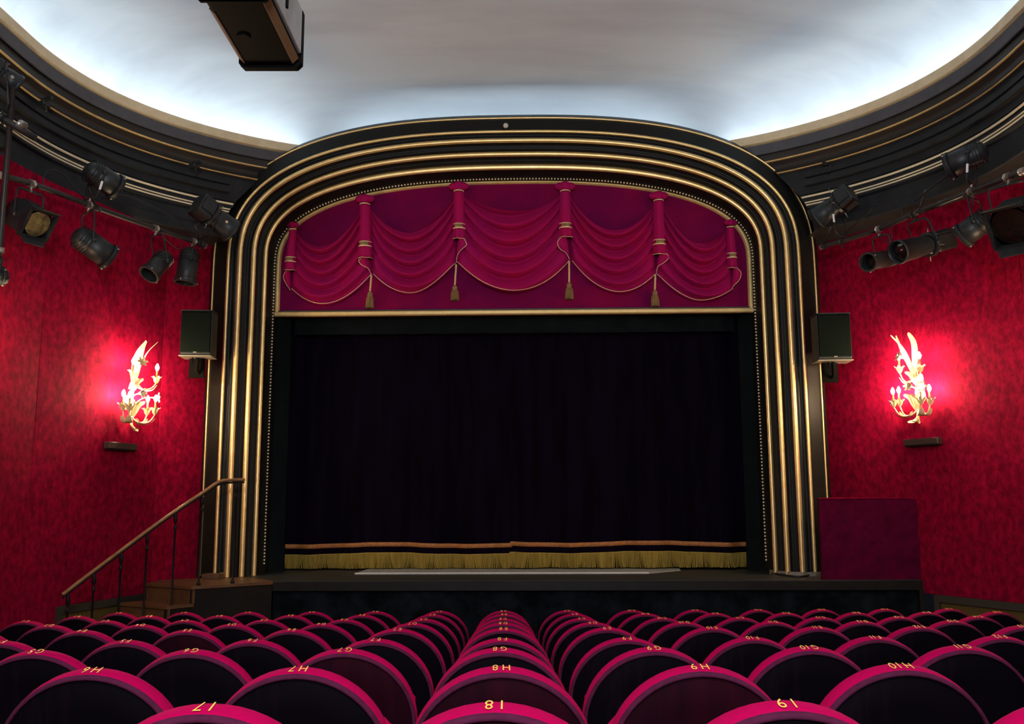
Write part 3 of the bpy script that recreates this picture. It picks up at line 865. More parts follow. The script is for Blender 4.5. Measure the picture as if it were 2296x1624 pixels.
def sconce(P, n, z0, label):
    x = Vector((n.y, -n.x, 0)).normalized()
    M_ = Matrix(((x.x, n.x, 0, P[0]), (x.y, n.y, 0, P[1]), (0, 0, 1, z0), (0, 0, 0, 1)))
    t = thing('candle_sconce', label, 'wall light', group='gilded candle wall lights', mw=M_)
    Y = .09
    part('wall_plate', MB().ball((0, .012, .30), .05, seg=12, rings=8, sc_=(1, .3, 1.6)), M_SCON, t, local=True)
    stem = MB().tube(smooth([Vector(p) for p in ((0, .03, .10), (.0, Y, .16), (.005, Y, .30), (-.005, Y * .9, .44), (.0, Y * .7, .58))], 2), .014, 8)
    part('stem', stem, M_SCON, t, local=True)
    def one_leaf(nm, path, wd, nv): part(nm, leaf(MB(), path, wd, nv), M_SCON, t, local=True)
    for p in (((0, Y, .13), (0, Y, .06), (.02, Y + .03, .02), (.07, Y + .08, .015)), ((0, Y, .13), (0, Y, .06), (-.02, Y + .02, .015), (-.06, Y + .05, .0)), ((0, Y - .02, .13), (0, Y, .05), (0, Y + .05, .01), (0, Y + .11, .02))):
        one_leaf('tail_leaf', p, .018, (0, 1, 0.2))
    one_leaf('plume_leaf', ((0, Y, .50), (-.03, Y + .02, .68), (-.05, Y + .03, .86), (-.03, Y + .10, .965)), .036, (0, 1, 0))
    one_leaf('plume_leaf', ((.01, Y, .50), (.05, Y + .03, .66), (.08, Y + .08, .80), (.06, Y + .18, .94)), .031, (0.3, 1, 0))
    one_leaf('plume_leaf', ((0, Y, .50), (.0, Y + .07, .68), (.02, Y + .16, .83), (.03, Y + .30, .93)), .011, (0, 1, 0.5))
    for s in (-1, 0, 1):
        one_leaf('stem_leaf', ((.01 * s, Y, .14), (.03 * s, Y + .03, .22), (.045 * s, Y + .05, .28), (.09 * s, Y + .09, .31)), .026, (0, 1, 0))
        one_leaf('stem_leaf', ((.01 * s, Y * .9, .42), (.025 * s, Y + .02, .48), (.04 * s, Y + .03, .53), (.08 * s, Y + .06, .555)), .022, (0, 1, 0))
    arms = [(-45, .30, .10, .345), (54, .30, .10, .35), (78, .24, .10, .365), (-78, .24, .10, .345), (-48, .30, .46, .685), (50, .20, .46, .715)]
    for ang, R_, za, zb_ in arms:
        a = math.radians(ang); d = Vector((math.sin(a), math.cos(a), 0)); s0 = Vector((0, Y * .8, 0))
        if abs(ang) > 70: s0 = Vector((0, Y, 0)); 
        e = s0 + d * R_ * .82
        zc = zb_ - .165
        arm = MB().tube(smooth([s0 + Vector((0, 0, za + .05)), s0 + d * R_ * .3 + Vector((0, 0, za - .02)), s0 + d * R_ * .65 + Vector((0, 0, za - .01)), e + Vector((0, 0, zc))], 2), .008, 6)
        ao = part('arm', arm, M_SCON, t, local=True)
        lf = MB()
        leaf(lf, (s0 + d * .06 + Vector((0, 0, za + .03)), s0 + d * R_ * .35 + Vector((0, 0, za - .035)), s0 + d * R_ * .7 + Vector((0, 0, za - .03)), e + d * .01 + Vector((0, 0, za + .04))), .032, Vector((0, 0, 1)) - d * .3)
        part('arm_leaf', lf, M_SCON, ao, local=True)
        cup = MB()
        for k in range(6):
            b = 2 * PI * k / 6; r = Vector((math.cos(b), math.sin(b), 0))
            leaf(cup, (e + r * .006 + Vector((0, 0, zc)), e + r * .022 + Vector((0, 0, zc + .03)), e + r * .028 + Vector((0, 0, zc + .055)), e + r * .055 + Vector((0, 0, zc + .075))), .015, r)
        part('cup', cup, M_SCON, ao, local=True)
        cdl = MB().lathe([(.0, zc + .01), (.011, zc + .01), (.011, zb_ - .035), (.013, zb_ - .033), (.013, zb_ - .028), (.0, zb_ - .028)], Matrix.Translation(e), 10)
        part('candle', cdl, mat('candle_sleeve', (.40, .30, .14), .5) if 'candle_sleeve' not in bpy.data.materials else bpy.data.materials['candle_sleeve'], ao, local=True)
        bl_ = MB().lathe([(.0, zb_ - .028), (.010, zb_ - .024), (.019, zb_ - .005), (.020, zb_ + .008), (.014, zb_ + .025), (.006, zb_ + .042), (.0, zb_ + .048)], Matrix.Translation(e), 10)
        part('bulb', bl_, M_BULB, ao, local=True, label='glowing candle bulb')
    for c_, d_, b_ in (((.05, .20, .70), (.4, .8, .35), ((0, Y, .58), (.02, .14, .66))), ((0, Y + .07, .39), (0, 1, .1), ((0, Y, .36), (0, Y + .03, .38))), ((-.16, .22, .36), (-.7, .7, .1), ((0, Y, .26), (-.08, .16, .36)))):
        fl_ = MB(); lily(fl_, c_, d_, .060)
        fl_.tube(smooth([Vector(b_[0]), Vector(b_[1]), Vector(c_) + Vector(d_) * .008], 2), .006, 6)
        part('lily', fl_, M_SCON, t, local=True)
    return t
def box_under(P, n, z, label):
    x = Vector((n.y, -n.x, 0)).normalized()
    M_ = Matrix(((x.x, n.x, 0, P[0]), (x.y, n.y, 0, P[1]), (0, 0, 1, z), (0, 0, 0, 1)))
    t = thing('wall_box', label, 'box', mw=M_, group='dark boxes under the wall lights')
    part('body', MB().box((0, .045, 0), (.43, .08, .07), bev=.006), M_SHELF, t, local=True)
    part('lower_lip', MB().box((0, .04, -.041), (.41, .06, .012)), M_IRON, t, local=True)
nL = nrm(LW[1], LW[2], 1); nR = nrm(RW[1], RW[2], -1)
def wall_pt(px, py, a, b):
    p = on_wall(px, a, b)
    d = ray(px, py); s = (b[0] - a[0]) / (b[1] - a[1])
    t = (a[0] - s * a[1]) / (d.x - s * d.y)
    return EYE + d * t
pl_ = wall_pt(277, 966, LW[1], LW[2]); pr2 = wall_pt(2073, 950, RW[1], RW[2])
sconce(pl_, nL, pl_.z, 'gilded candle wall light with lit bulbs on the red wall left of the arch')
sconce(pr2, nR, pr2.z, 'gilded candle wall light with lit bulbs on the red wall right of the arch')
q = wall_pt(263, 1001, LW[1], LW[2]); box_under(q, nL, q.z, 'narrow dark box on the wall under the left candle light')
q = wall_pt(2075, 991, RW[1], RW[2]); box_under(q, nR, q.z, 'narrow dark box on the wall under the right candle light')
# the next pair along the side walls, just outside the picture
for W, side, lab in ((LW, 1, 'gilded candle wall light on the left wall nearer the rear stalls'), (RW, -1, 'gilded candle wall light on the right wall nearer the rear stalls')):
    p, q = Vector((*W[2], 0)), Vector((*W[3], 0))
    c = p + (q - p) * .46
    sconce(c, nrm(W[2], W[3], side), 2.75, lab)

# ------------------------------------------------------------------ lighting pipes and stage lamps
ZP = 4.72
PL = [at_z(x, y, ZP) for x, y in ((-60, 377), (0, 393), (75, 412), (215, 466), (330, 506), (455, 549))]
PR = [at_z(x, y, ZP) for x, y in ((2340, 366), (2296, 383), (2200, 420), (2060, 475), (1960, 520), (1847, 552))]
for P_, lab in ((PL, 'dark steel lighting pipe hanging along the left wall'), (PR, 'dark steel lighting pipe hanging along the right wall')):
    t = thing('lighting_pipe', lab, 'pipe', P_[3], 'lighting pipes')
    part('tube', MB().tube(smooth(P_, 2), .026, 10), M_PIPE, t)
    for i in (1, 3, 5):
        p = P_[i]; u, v = to_uv(p)
        # bracket arm back up to the cornice soffit
        s = 1 if u > 0 else -1
        part('bracket', MB().tube([p, p + Vector((s * .06, .04, .12)), p + Vector((s * .12, .08, .25))], .014, 6), M_PIPE, t)
        part('collar', MB().tube([p - (P_[i] - P_[i - 1]).normalized() * .04, p + (P_[i] - P_[i - 1]).normalized() * .04], .034, 10), M_STEEL if i == 1 else M_PIPE, t)
def pipe_pt(P_, px):
    pts = smooth(P_, 2); best = None
    for p in pts:
        d = p - EYE; x = 1148 + FPX * d.dot(RT) / d.dot(FW)
        if best is None or abs(x - px) < best[0]: best = (abs(x - px), p)
    return best[1].copy()
def lamp(kind, P_, hang_px, back, front, dyb, dyf, rpx, label, sticker=False, lensm=None):
    h = pipe_pt(P_, hang_px)
    A = at_y(back[0], back[1], h.y + dyb); B = at_y(front[0], front[1], h.y + dyf)
    ax = B - A; L = ax.length; c = (A + B) / 2
    z = ax.normalized(); side = z.cross(Vector((0, 0, 1))).normalized(); up = side.cross(z)
    M_ = Matrix(((side.x, up.x, z.x, c.x), (side.y, up.y, z.y, c.y), (side.z, up.z, z.z, c.z), (0, 0, 0, 1)))
    t = thing({'par': 'par_lamp', 'profile': 'profile_spotlight', 'fresnel': 'box_spotlight'}[kind], label, 'stage light', mw=M_, group='stage lights on the side pipes')
    r = rpx / FPX * (c - EYE).dot(FW); H = L / 2
    if kind == 'par':
        bd_ = part('body', MB().lathe([(.0, -H), (r * .45, -H + .004), (r * .72, -H + .03), (r * .88, -H + .075), (r * .92, -H * .45), (r * .93, -H * .2), (r * 1.0, -H * .18), (r * 1.0, H - .035), (r * .96, H - .03)], None, 24), M_RIG, t, local=True)
        fin = MB()
        for k in range(4): fin.lathe([(r * .93, -H * .75 + k * .030), (r * 1.02, -H * .75 + k * .030), (r * 1.02, -H * .75 + k * .030 + .006), (r * .93, -H * .75 + k * .030 + .006)], None, 20)
        part('cooling_fin', fin, M_RIG, bd_, local=True)
        part('front_ring', MB().lathe([(r * .96, H - .035), (r * 1.14, H - .035), (r * 1.14, H - .012), (r * 1.10, H), (r * .93, H), (r * .92, H - .10)], None, 24, False), M_RIG, t, local=True)
        part('gel_frame', MB().box((0, 0, H - .024), (r * 2.28, r * 2.28, .010), bev=.002) if False else MB().lathe([(r * .98, H), (r * 1.17, H), (r * 1.17, H + .006), (r * .98, H + .006)], None, 12, False), M_RIG, t, local=True)
        part('lens', MB().lathe([(r * .93, H - .10), (r * .5, H - .085), (.0, H - .08)], None, 20), lensm or M_LENS, t, local=True)
        k = MB()
        for a in (0.5, 2.6, 4.7): k.ball((math.cos(a) * r * 1.18, math.sin(a) * r * 1.18, H - .01), .010, seg=6, rings=4)
        part('wing_nut', k, M_STEEL, t, local=True)
        pv = -H * .25; pr__ = r * 1.08
    elif kind == 'profile':
        hb = MB().box((0, 0, -H * .62), (r * 1.75, r * 1.75, H * .72), bev=.014)
        lh = part('lamp_house', hb, M_RIG, t, local=True)
        fb_ = MB()
        for k in range(3): fb_.box((0, r * (.93 + .0), -H * .86 + k * .05), (r * 1.3, .022, .014))
        for sx in (-1, 1): fb_.box((sx * r * .93, 0, -H * .6), (.02, r * 1.0, H * .6))
        part('vent_fin', fb_, M_RIG, lh, local=True)
        part('shutter_gate', MB().lathe([(r * .9, -H * .27), (r * 1.12, -H * .27), (r * 1.12, -H * .13), (r * .9, -H * .13)], None, 20, False), M_RIG, t, local=True)
        hn = MB()
        for a in (.3, 1.8, 3.4, 4.9): hn.tube([(math.cos(a) * r, math.sin(a) * r, -H * .2), (math.cos(a) * r * 1.55, math.sin(a) * r * 1.55, -H * .2)], .006, 6)
        part('shutter_handle', hn, M_STEEL, t, local=True)
        part('lens_tube', MB().lathe([(r * .82, -H * .13), (r * .86, H * .1), (r * .95, H * .3), (r * 1.0, H - .03), (r * 1.08, H - .03), (r * 1.08, H), (r * .93, H), (r * .92, H - .05)], None, 24), M_RIG, t, local=True)
        part('lens', MB().lathe([(r * .93, H - .05), (r * .55, H - .03), (.0, H - .022)], None, 20), lensm or M_LENS, t, local=True)
        part('focus_knob', MB().tube([(r * .95, -.2 * r, H * .35), (r * 1.12, -.25 * r, H * .35)], .016, 8), M_STEEL, t, local=True)
        pv = -H * .15; pr__ = r * 1.15
    else:
        q = r
        prof = [(-q * .55, q * .95), (q * .55, q * .95), (q * .98, q * .35), (q * .98, -q * .95), (-q * .98, -q * .95), (-q * .98, q * .35)]
        mb = MB(); n = len(prof)
        vs = [(x * .8, y * .85, -H) for x, y in prof] + [(x, y, -H * .6) for x, y in prof] + [(x, y, H * .75) for x, y in prof]
        fs = [tuple(range(n - 1, -1, -1))] + [(r_ * n + i, r_ * n + (i + 1) % n, (r_ + 1) * n + (i + 1) % n, (r_ + 1) * n + i) for r_ in range(2) for i in range(n)]
        part('housing', mb.add(vs, fs), M_RIG, t, local=True)
        vt = MB()
        for k in range(3): vt.box((0, q * .97, -H * .45 + k * H * .35), (q * 1.0, .016, H * .14))
        part('vent', vt, M_RIG, t, local=True)
        part('front_frame', MB().box((0, q * .98, H * .76), (q * 2.05, .03, .04)).box((0, -q * .98, H * .76), (q * 2.05, .03, .04)).box((q * 1.0, 0, H * .76), (.03, q * 2, .04)).box((-q * 1.0, 0, H * .76), (.03, q * 2, .04)), M_RIG, t, local=True)
        part('lens', MB().lathe([(q * .90, H * .72), (q * .8, H * .75), (q * .55, H * .77), (q * .3, H * .76), (.0, H * .80)], None, 20), lensm or M_AMBER, t, local=True)
        part('barn_door', MB().slab([(-q * .95, q * .98, H * .78), (q * .95, q * .98, H * .78), (q * .75, q * 1.25, H * .78 + q * .8), (-q * .75, q * 1.25, H * .78 + q * .8)], (0, .8, -.2), .006), M_RIG, t, local=True)
        part('barn_door', MB().slab([(-q * .95, -q * .98, H * .78), (q * .95, -q * .98, H * .78), (q * .75, -q * 1.3, H * .78 + q * .5), (-q * .75, -q * 1.3, H * .78 + q * .5)], (0, -.8, -.2), .006), M_RIG, t, local=True)
        pv = -H * .05; pr__ = q * 1.06
    # yoke: a U of flat bar from the two pivots to the pipe
    pc = c + z * pv
    pA, pB = pc + side * pr__, pc - side * pr__
    vec = h - pc; dv = vec.normalized(); ln = vec.length
    reach = max(ln - .07, r * 1.15)
    tA, tB = pA + dv * reach, pB + dv * reach
    mid = (tA + tB) / 2
    yk = MB().tube([pA - side * .004, pA + dv * .02, pA + dv * (reach - .03), tA - side * .03, mid, tB + side * .03, pB + dv * (reach - .03), pB + dv * .02, pB], .012, 6, flat=.55)
    yk.ball(pA, .022, seg=8, rings=6); yk.ball(pB, .022, seg=8, rings=6)
    yo = part('yoke', yk, M_RIG, t)
    if sticker:
        pm_ = pA + dv * reach * .55 if (pA - EYE).length < (pB - EYE).length else pB + dv * reach * .55
        tv = (EYE - pm_).normalized(); sx = dv.cross(tv).normalized()
        part('label_sticker', MB().slab([pm_ + tv * .014 + sx * .010 - dv * .045, pm_ + tv * .014 - sx * .010 - dv * .045, pm_ + tv * .014 - sx * .010 + dv * .045, pm_ + tv * .014 + sx * .010 + dv * .045], tv, .002), M_STICK, yo, label='white sticker on the yoke')
    cl_ = MB().tube([mid, h - dv * .02], .012, 8)
    i0 = min(range(len(P_)), key=lambda i: (P_[i] - h).length); i1 = i0 + 1 if i0 < len(P_) - 1 else i0 - 1
    pd = (P_[i1] - P_[i0]).normalized()
    cl_.tube([h - pd * .022, h + pd * .022], .040, 8)
    cl_.tube([h + Vector((0, 0, -.05)), h + Vector((0, 0, -.075))], .012, 6)
    part('clamp', cl_, M_STEEL if kind != 'profile' else M_RIG, t)
    return t
lamp('fresnel', PL, 82, (38, 470), (92, 508), .06, -.07, 33, 'square box spotlight with amber lens hanging at the left end of the left pipe')
lamp('par', PL, 214, (192, 376), (262, 421), -.05, .22, 27, 'black par lamp standing above the left pipe with a white sticker', True)
lamp('par', PL, 206, (166, 522), (246, 578), -.05, .22, 28, 'black par lamp hanging below the left pipe, tilted down to the right')
lamp('par', PL, 358, (377, 570), (334, 616), .08, -.10, 21, 'short par lamp under the left pipe with its dark mouth facing the seats')
lamp('par', PL, 423, (428, 556), (415, 634), .02, .0, 22, 'grey black par lamp pointing straight down near the left edge of the arch')
lamp('profile', PL, 446, (440, 455), (519, 518), -.25, .10, 27, 'profile spotlight above the end of the left pipe aimed past the arch', lensm=M_AMBER)
lamp('profile', PR, 1893, (1912, 432), (1833, 490), -.20, .10, 25, 'profile spotlight above the end of the right pipe aimed at the arch', lensm=M_AMBER, sticker=True)
lamp('par', PR, 2180, (2214, 334), (2126, 374), -.05, .20, 28, 'black par lamp standing above the right pipe with a white sticker', True)
lamp('par', PR, 1975, (2005, 577), (1946, 588), .16, -.14, 19, 'small par lamp under the right pipe, half hidden by a longer lamp')
lamp('profile', PR, 2062, (2128, 537), (2012, 566), .10, -.20, 25, 'long tubular spotlight hanging under the middle of the right pipe')
lamp('par', PR, 2188, (2220, 483), (2158, 530), -.05, .16, 27, 'par lamp hanging below the right pipe beside the box spotlight')
lamp('fresnel', PR, 2262, (2296, 478), (2262, 512), .02, -.16, 46, 'large square box spotlight at the right edge of the picture', lensm=M_LENS)

# upright scaffold pole with its own lamp at the left edge
pb, pt = at_y(6, 470, 7.55), at_y(16, 110, 7.55)
pt.x = pb.x
po = thing('scaffold_pole', 'upright dark scaffold pole at the left edge of the picture', 'pole', Vector((pb.x, pb.y, 2.6)))
part('tube', MB().tube([Vector((pb.x, pb.y, 2.75)), Vector((pb.x, pb.y, 5.55))], .026, 10), M_PIPE, po)
cr_ = MB().tube([at_y(-60, 225, 7.45), at_y(0, 262, 7.5), at_y(45, 290, 7.55), at_y(80, 310, 7.6)], .030, 10)
part('cross_arm', cr_, M_PIPE, po)
part('coupler', MB().tube([at_y(42, 278, 7.55), at_y(56, 286, 7.56)], .044, 8), M_STEEL, po)
part('wall_arm', MB().tube([Vector((pb.x, pb.y, 4.9)), Vector((pb.x - .22, pb.y + .05, 4.9))], .02, 8), M_PIPE, po)
PP = [at_y(-40, 240, 7.42), at_y(4, 262, 7.5), at_y(30, 280, 7.52)]
lamp('profile', PP, 4, (-30, 140), (38, 192), -.1, .12, 24, 'lamp fixed to the scaffold pole just under the ceiling cornice')
lamp('par', [Vector((pb.x, pb.y, 3.9)), Vector((pb.x, pb.y, 3.95)), Vector((pb.x, pb.y, 4.0))], 3, (-30, 622), (4, 618), -.12, .0, 19, 'lamp low on the scaffold pole showing only its front rim')

# black track with small brackets on the cornice
for s, lab in ((-1, 'long black track rail fixed along the left cornice'), (1, 'long black track rail fixed along the right cornice')):
    ref = oval_line(.10, 5.60, True); n_ = len(ref)
    side_pts = lambda off, z: [p for p in oval_line(off, z, False, 90)]
    u_end = 3.37
    def run(off, z):
        out = []
        for p in oval_line(off, z, False, 90):
            u, v = to_uv(p)
            if u * s > u_end and v > 5.5: out.append(p)
        return out
    L_ = [run(.10, 5.66), run(.065, 5.655), run(.065, 5.61), run(.09, 5.60), run(.09, 5.575), run(.05, 5.57), run(.05, 5.51), run(.10, 5.50)]
    m_ = min(len(x) for x in L_)
    if s > 0: L_ = [x[:m_] for x in L_]
    else: L_ = [x[-m_:] for x in L_]
    t = thing('track_rail', lab, 'track', L_[0][m_ // 2], 'track rails on the cornice')
    part('channel', MB().grid(L_, False), M_FASCIA, t)
for x, y, k, lab in ((438, 372, 5.70, 'small black track fitting on the left cornice near the arch'), (102, 232, 5.70, 'small black track fitting on the left cornice near the scaffold pole'), (1859, 376, 5.70, 'small black track fitting on the right cornice near the arch'), (2256, 226, 5.70, 'small black track fitting on the right cornice near the picture edge')):
    # meet the cornice
    d = ray(x, y); best = EYE + d * ((5.67 - CZ) / d.z)
    t = thing('track_fitting', lab, 'bracket', best, 'track fittings')
    s = 1 if best.x > 0 else -1
    b = MB().box(best + Vector((s * .02, .02, .0)), (.10, .09, .05), Matrix.Rotation(.5 * s, 3, 'Z'), .008)
    part('base', b, M_RIG, t)
    part('hook', MB().box(best + Vector((-s * .03, -.03, .03)), (.14, .03, .035), Matrix.Rotation(.5 * s, 3, 'Z')).tube([best + Vector((0, 0, -.02)), best + Vector((-s * .02, -.02, -.09))], .012, 6), M_RIG, t)

# slack cables along the pipes
def slack(P_, pxs, sag, r, lab):
    pts = [pipe_pt(P_, x) + Vector((0, -.02, dz_)) for x, dz_ in zip(pxs, sag)]
    cable('slack_cable', pts, r, lab, None, 'slack cables on the pipes')
slack(PL, (95, 112, 135, 165, 200), (.0, .16, .22, .12, .02), .006, 'thin black cable looping above the left pipe beside the box spotlight')
slack(PL, (225, 260, 300, 345, 400, 440), (.10, .20, .24, .22, .16, .02), .007, 'black cable bundle sagging above the left pipe toward the arch')
slack(PL, (360, 380, 400, 420), (.0, -.10, -.16, -.03), .005, 'thin cable hanging between the two downward lamps on the left pipe')
slack(PR, (1900, 1930, 1980, 2010, 2025), (.06, .20, .27, .20, .0), .007, 'black cable arching above the right pipe beside the profile spotlight')
slack(PR, (2040, 2100, 2150, 2200), (.12, .22, .26, .24), .008, 'black cable bundle lying above the middle of the right pipe')
slack(PR, (1968, 1976, 1986, 1996), (.0, -.14, -.20, -.02), .005, 'thin cable hanging below the right pipe near the small par lamp')
slack(PR, (2160, 2166, 2172, 2182), (.02, -.10, -.18, -.02), .005, 'thin cable hanging below the right pipe near its white sticker lamp')

# ------------------------------------------------------------------ big lamp hanging from the ceiling
yF = 5.0
f0, f1, f2 = at_y(538, 157, yF), at_y(678, 157, yF), at_y(699, 28, yF)
zlo, zhi = f0.z, f2.z + .02
xl, xr = f0.x, f1.x
pj = thing('ceiling_projector', 'big black boxy projector lamp hanging from the ceiling above the seats', 'projector', Vector(((xl + xr) / 2, 4.5, zlo)))
LB_ = 1.5
def loop(y, i=0.0, dz0=0.0):
    a, b, c, d = xl + i, xr - i, zlo + i + dz0, zhi - i
    e = .028
    return [Vector((a + e, y, c)), Vector((b - e, y, c)), Vector((b, y, c + e)), Vector((b, y, d - e)), Vector((b - e, y, d)), Vector((a + e, y, d)), Vector((a, y, d - e)), Vector((a, y, c + e))]
body = MB(); R_ = [loop(yF - .03, .015), loop(yF - .72, .015), loop(yF - .74, .0), loop(yF - LB_, .0)]
body.grid(R_, False, True); body.f.append(tuple(range(8))); body.sm.append(False); body.f.append(tuple(range(31, 23, -1))); body.sm.append(False)
hs = part('housing', body, M_PROJ, pj)
rim_ = MB(); rim_.grid([loop(yF - .03, .015), loop(yF - .03, .0), loop(yF + .015, .0), loop(yF + .015, .03), loop(yF - .01, .03)], False, True)
part('front_rim', rim_, M_PROJ, pj)
part('lens', MB().grid([loop(yF - .008, .03), loop(yF - .02, .15)], False, True).add(loop(yF - .02, .15), [tuple(range(8))]), M_LENS, pj)
part('side_cover', MB().box((xr - .010, yF - .38, (zlo + zhi) / 2 + .02), (.022, .66, zhi - zlo - .11), bev=.004), M_PROJ2, pj, label='grey side cover')
eb = MB(); eb.slab([Vector((xr - .046, yF - .06, zlo + .014)), Vector((xr - .046, yF - .70, zlo + .014)), Vector((xr - .014, yF - .70, zlo + .046)), Vector((xr - .014, yF - .06, zlo + .046))], Vector((.7, 0, -.7)), .006)
part('edge_strip', eb, M_PROJ3, pj, label='brown lower edge strip')
eb = MB(); eb.slab([Vector((xl + .046, yF - .06, zlo + .014)), Vector((xl + .046, yF - .60, zlo + .014)), Vector((xl + .014, yF - .60, zlo + .046)), Vector((xl + .014, yF - .06, zlo + .046))], Vector((-.7, 0, -.7)), .006)
part('edge_strip', eb, M_PROJ3, pj)
for dy in (.74, .78):
    part('groove_ring', MB().grid([loop(yF - dy, .002), loop(yF - dy, -.010), loop(yF - dy - .012, -.010), loop(yF - dy - .012, .002)], False, True), M_LIP if dy > .75 else M_PROJ, pj)
part('knob', MB().tube([Vector((xr, yF - .52, zlo + .24)), Vector((xr + .05, yF - .52, zlo + .24))], .028, 10).box((xr + .03, yF - .52, zlo + .16), (.012, .02, .14)), M_PROJ, pj)
part('latch', MB().box((xr + .004, yF - .60, zlo + .14), (.014, .07, .03)), M_PROJ, pj)
part('round_port', MB().lathe([(.0, -.004), (.034, -.004), (.040, .006), (.0, .01)], Matrix.Translation(Vector(((xl + xr) / 2 - .06, yF - .36, zlo + .012))), 18, False), M_PROJ, pj)
yk = MB()
for xx in (xl - .03, xr + .03): yk.box((xx, yF - .85, (zlo + zhi) / 2 + .35), (.012, .05, .95))
yk.box(((xl + xr) / 2, yF - .85, zhi + .60), (xr - xl + .07, .05, .014)); yk.tube([Vector(((xl + xr) / 2, yF - .85, zhi + .60)), Vector(((xl + xr) / 2, yF - .85, 7.22))], .02, 8)
part('yoke', yk, M_PIPE, pj)

# ------------------------------------------------------------------ seats
RR, THK = .268, .088
def outline(i, n=28):
    """outline of the seat back inset by i: straight sides and a round top, z from the floor"""
    r = RR - i; cz = TOPH - RR; pts = [(-r * .97, .27 + i), (-r, .42), (-r, .56)]
    for k in range(n + 1):
        a = PI * (1 - k / n); pts.append((r * math.cos(a), cz + r * math.sin(a)))
    pts += [(r, .56), (r, .42), (r * .97, .27 + i)]
    return pts
TILT = math.radians(11); PIV = .45
def lean(x, y, z):
    c, s = math.cos(TILT), math.sin(TILT); dz_ = z - PIV
    return Vector((x, y * c - dz_ * s, PIV + dz_ * c + y * s))
def ring(i, d): return [lean(x, d, z) for x, z in outline(i)]
cush = MB()
rows = [ring(.003, .012), ring(-.0005, .018), ring(-.002, THK * .5), ring(0, THK - .022), ring(.006, THK - .008), ring(.02, THK), ring(.08, THK + .02), ring(.16, THK + .03)]
cush.grid(rows)
n0 = len(cush.v) - len(rows[-1]); cush.f.append(tuple(range(n0, len(cush.v)))[::-1]); cush.sm.append(True)
pan = MB()
pr0 = [ring(.012, .012), ring(.016, .006), ring(.10, .004)]
pan.grid([list(reversed(r)) for r in pr0]); n0 = len(pan.v) - len(pr0[-1])
pan.f.append(tuple(range(n0, len(pan.v)))); pan.sm.append(True)
pip = MB().grid([ring(.014, .010), ring(.0125, .002), ring(.008, -.001), ring(.003, .002), ring(.0005, .008), ring(.0005, .016)])
seat = MB().box((0, .245, .50), (.47, .09, .40), Matrix.Rotation(math.radians(-14), 3, 'X'), .03)
leg = MB()
def sideframe(x): return MB().prism([(x - .011, -.02), (x + .011, -.02), (x + .011, .26), (x - .011, .26)], 0, .56).box((x, .12, .006), (.05, .36, .012))
def armpad(x): return MB().box((x, .13, .585), (.034, .36, .05), None, .015)
me_c = cush.mesh('seat_back', M_SEAT); me_pp = pip.mesh('edge_band', M_REAR_EDGE)
me_p = pan.mesh('back_panel', M_PANEL); me_p2 = pan.mesh('back_panel', M_PANELR)
me_s = seat.mesh('tip_up_seat', M_SEAT)
me_l = [sideframe(s * .274).mesh('side_frame', M_IRON) for s in (-1, 1)]
me_a = [armpad(s * .274).mesh('armrest', M_PAD) for s in (-1, 1)]
# numerals: each glyph once, then set along the curved top edge
glyph = {}
dg = None
for ch in 'ABCDEFGHI0123456789':
    cu = bpy.data.curves.new('glyph', 'FONT'); cu.body = ch; cu.size = 1.0; cu.align_x = 'CENTER'; cu.resolution_u = 4
    ob = bpy.data.objects.new('glyph', cu); COL.objects.link(ob)
    bpy.context.view_layer.update()
    m_ = ob.to_mesh()
    xs = [v.co.x for v in m_.vertices]; ysv = [v.co.y for v in m_.vertices]
    cx = (min(xs) + max(xs)) / 2
    glyph[ch] = ([(v.co.x - cx, v.co.y - (min(ysv) + max(ysv)) / 2) for v in m_.vertices], [tuple(p.vertices) for p in m_.polygons], max(xs) - min(xs))
    ob.to_mesh_clear(); bpy.data.objects.remove(ob); bpy.data.curves.remove(cu)
cz_ = TOPH - RR
def numeral(row, num):
    s = row + str(num); H = .042 / .70; wsc = .62
    adv = [max(glyph[c][2], .22) * H * wsc + .006 for c in s]
    gap = .007
    tot = sum(adv) + gap; x = -tot / 2; mb = MB()
    for k, c in enumerate(s):
        x0 = x + adv[k] / 2
        g = glyph[c]; vs = []
        for gx, gy in g[0]:
            X = -(x0 + gx * H * wsc); Yd = THK * .50 - gy * H      # reads from the front of the seat
            rr_ = RR + .0035
            vs.append(lean(X, Yd, cz_ + math.sqrt(rr_ * rr_ - X * X)))
        mb.add(vs, [tuple(reversed(f)) for f in g[1]])
        x += adv[k] + (gap if k == 0 else 0)
    return mb.mesh('number_lettering', M_NUM)
rowsdef = [('I', 7, 10), ('H', 6, 10), ('G', 5, 11), ('F', 4, 12), ('E', 3, 13), ('D', 3, 13), ('C', 2, 14), ('B', 2, 15), ('A', 2, 15)]
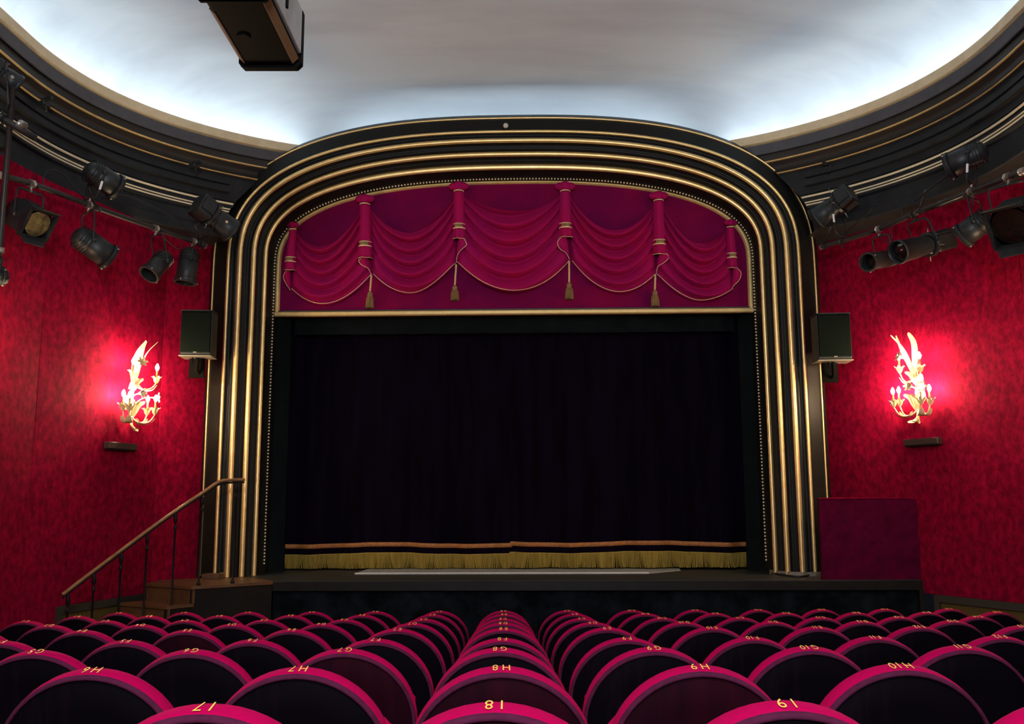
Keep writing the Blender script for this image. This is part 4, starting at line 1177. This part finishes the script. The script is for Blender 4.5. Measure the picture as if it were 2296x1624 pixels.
TOPY = [1580, 1497, 1455, 1433, 1410, 1397.5, 1388, 1378, 1370.5]
reddish = {('H', 8), ('H', 9), ('G', 7), ('E', 5), ('I', 8)}
ORD = ['', 'first', 'second', 'third', 'fourth', 'fifth', 'sixth', 'seventh']
ROWW = {'I': 'row nearest the viewer', 'H': 'second row up', 'G': 'third row up', 'F': 'fourth row up', 'E': 'fifth row up', 'D': 'sixth row up', 'C': 'seventh row up', 'B': 'second row from stage', 'A': 'front row by stage'}
ordn = {'I': 'nearest', 'H': 'second', 'G': 'third', 'F': 'fourth', 'E': 'fifth', 'D': 'sixth', 'C': 'seventh', 'B': 'eighth', 'A': 'front'}
first = None
top_front = lean(0, THK * .6, TOPH)            # highest visible point of a back
for n_, (row, k0, k1) in enumerate(rowsdef):
    y = RY0 + RS * n_
    d = ray(1125, TOPY[n_]); ztop = CZ + d.z * (y / d.y)
    for k in range(k0, k1 + 1):
        X = -.0195 + .58 * (k - 8); jx = random.uniform(-.006, .006)
        base = Vector((X + jx, y - top_front.y, ztop - top_front.z))
        off = k - 8
        lab = 'crimson seat numbered %s %d, %s, %s' % (row, k, ROWW[row], 'in the central column' if off == 0 else '%s %s of the central column' % (ORD[abs(off)], 'left' if off < 0 else 'right'))
        t = bpy.data.objects.new('theatre_seat', None); COL.objects.link(t); t.empty_display_size = .1
        t.location = base; t.rotation_euler = (0, 0, random.uniform(-.012, .012))
        t['label'] = lab; t['category'] = 'seat'; t['group'] = 'crimson theatre seats'
        for nm, me in (('seat_back', me_c), ('back_panel', me_p2 if (row, k) in reddish else me_p), ('edge_band', me_pp), ('tip_up_seat', me_s), ('side_frame', me_l[0]), ('side_frame', me_l[1]), ('armrest', me_a[0]), ('armrest', me_a[1]), ('number_lettering', numeral(row, k))):
            o = bpy.data.objects.new(nm, me); COL.objects.link(o); o.parent = t
            if nm == 'number_lettering': o['label'] = 'gold seat number %s %d' % (row, k)
            if nm == 'back_panel' and (row, k) in reddish: o['label'] = 'reddish brown veneer panel'
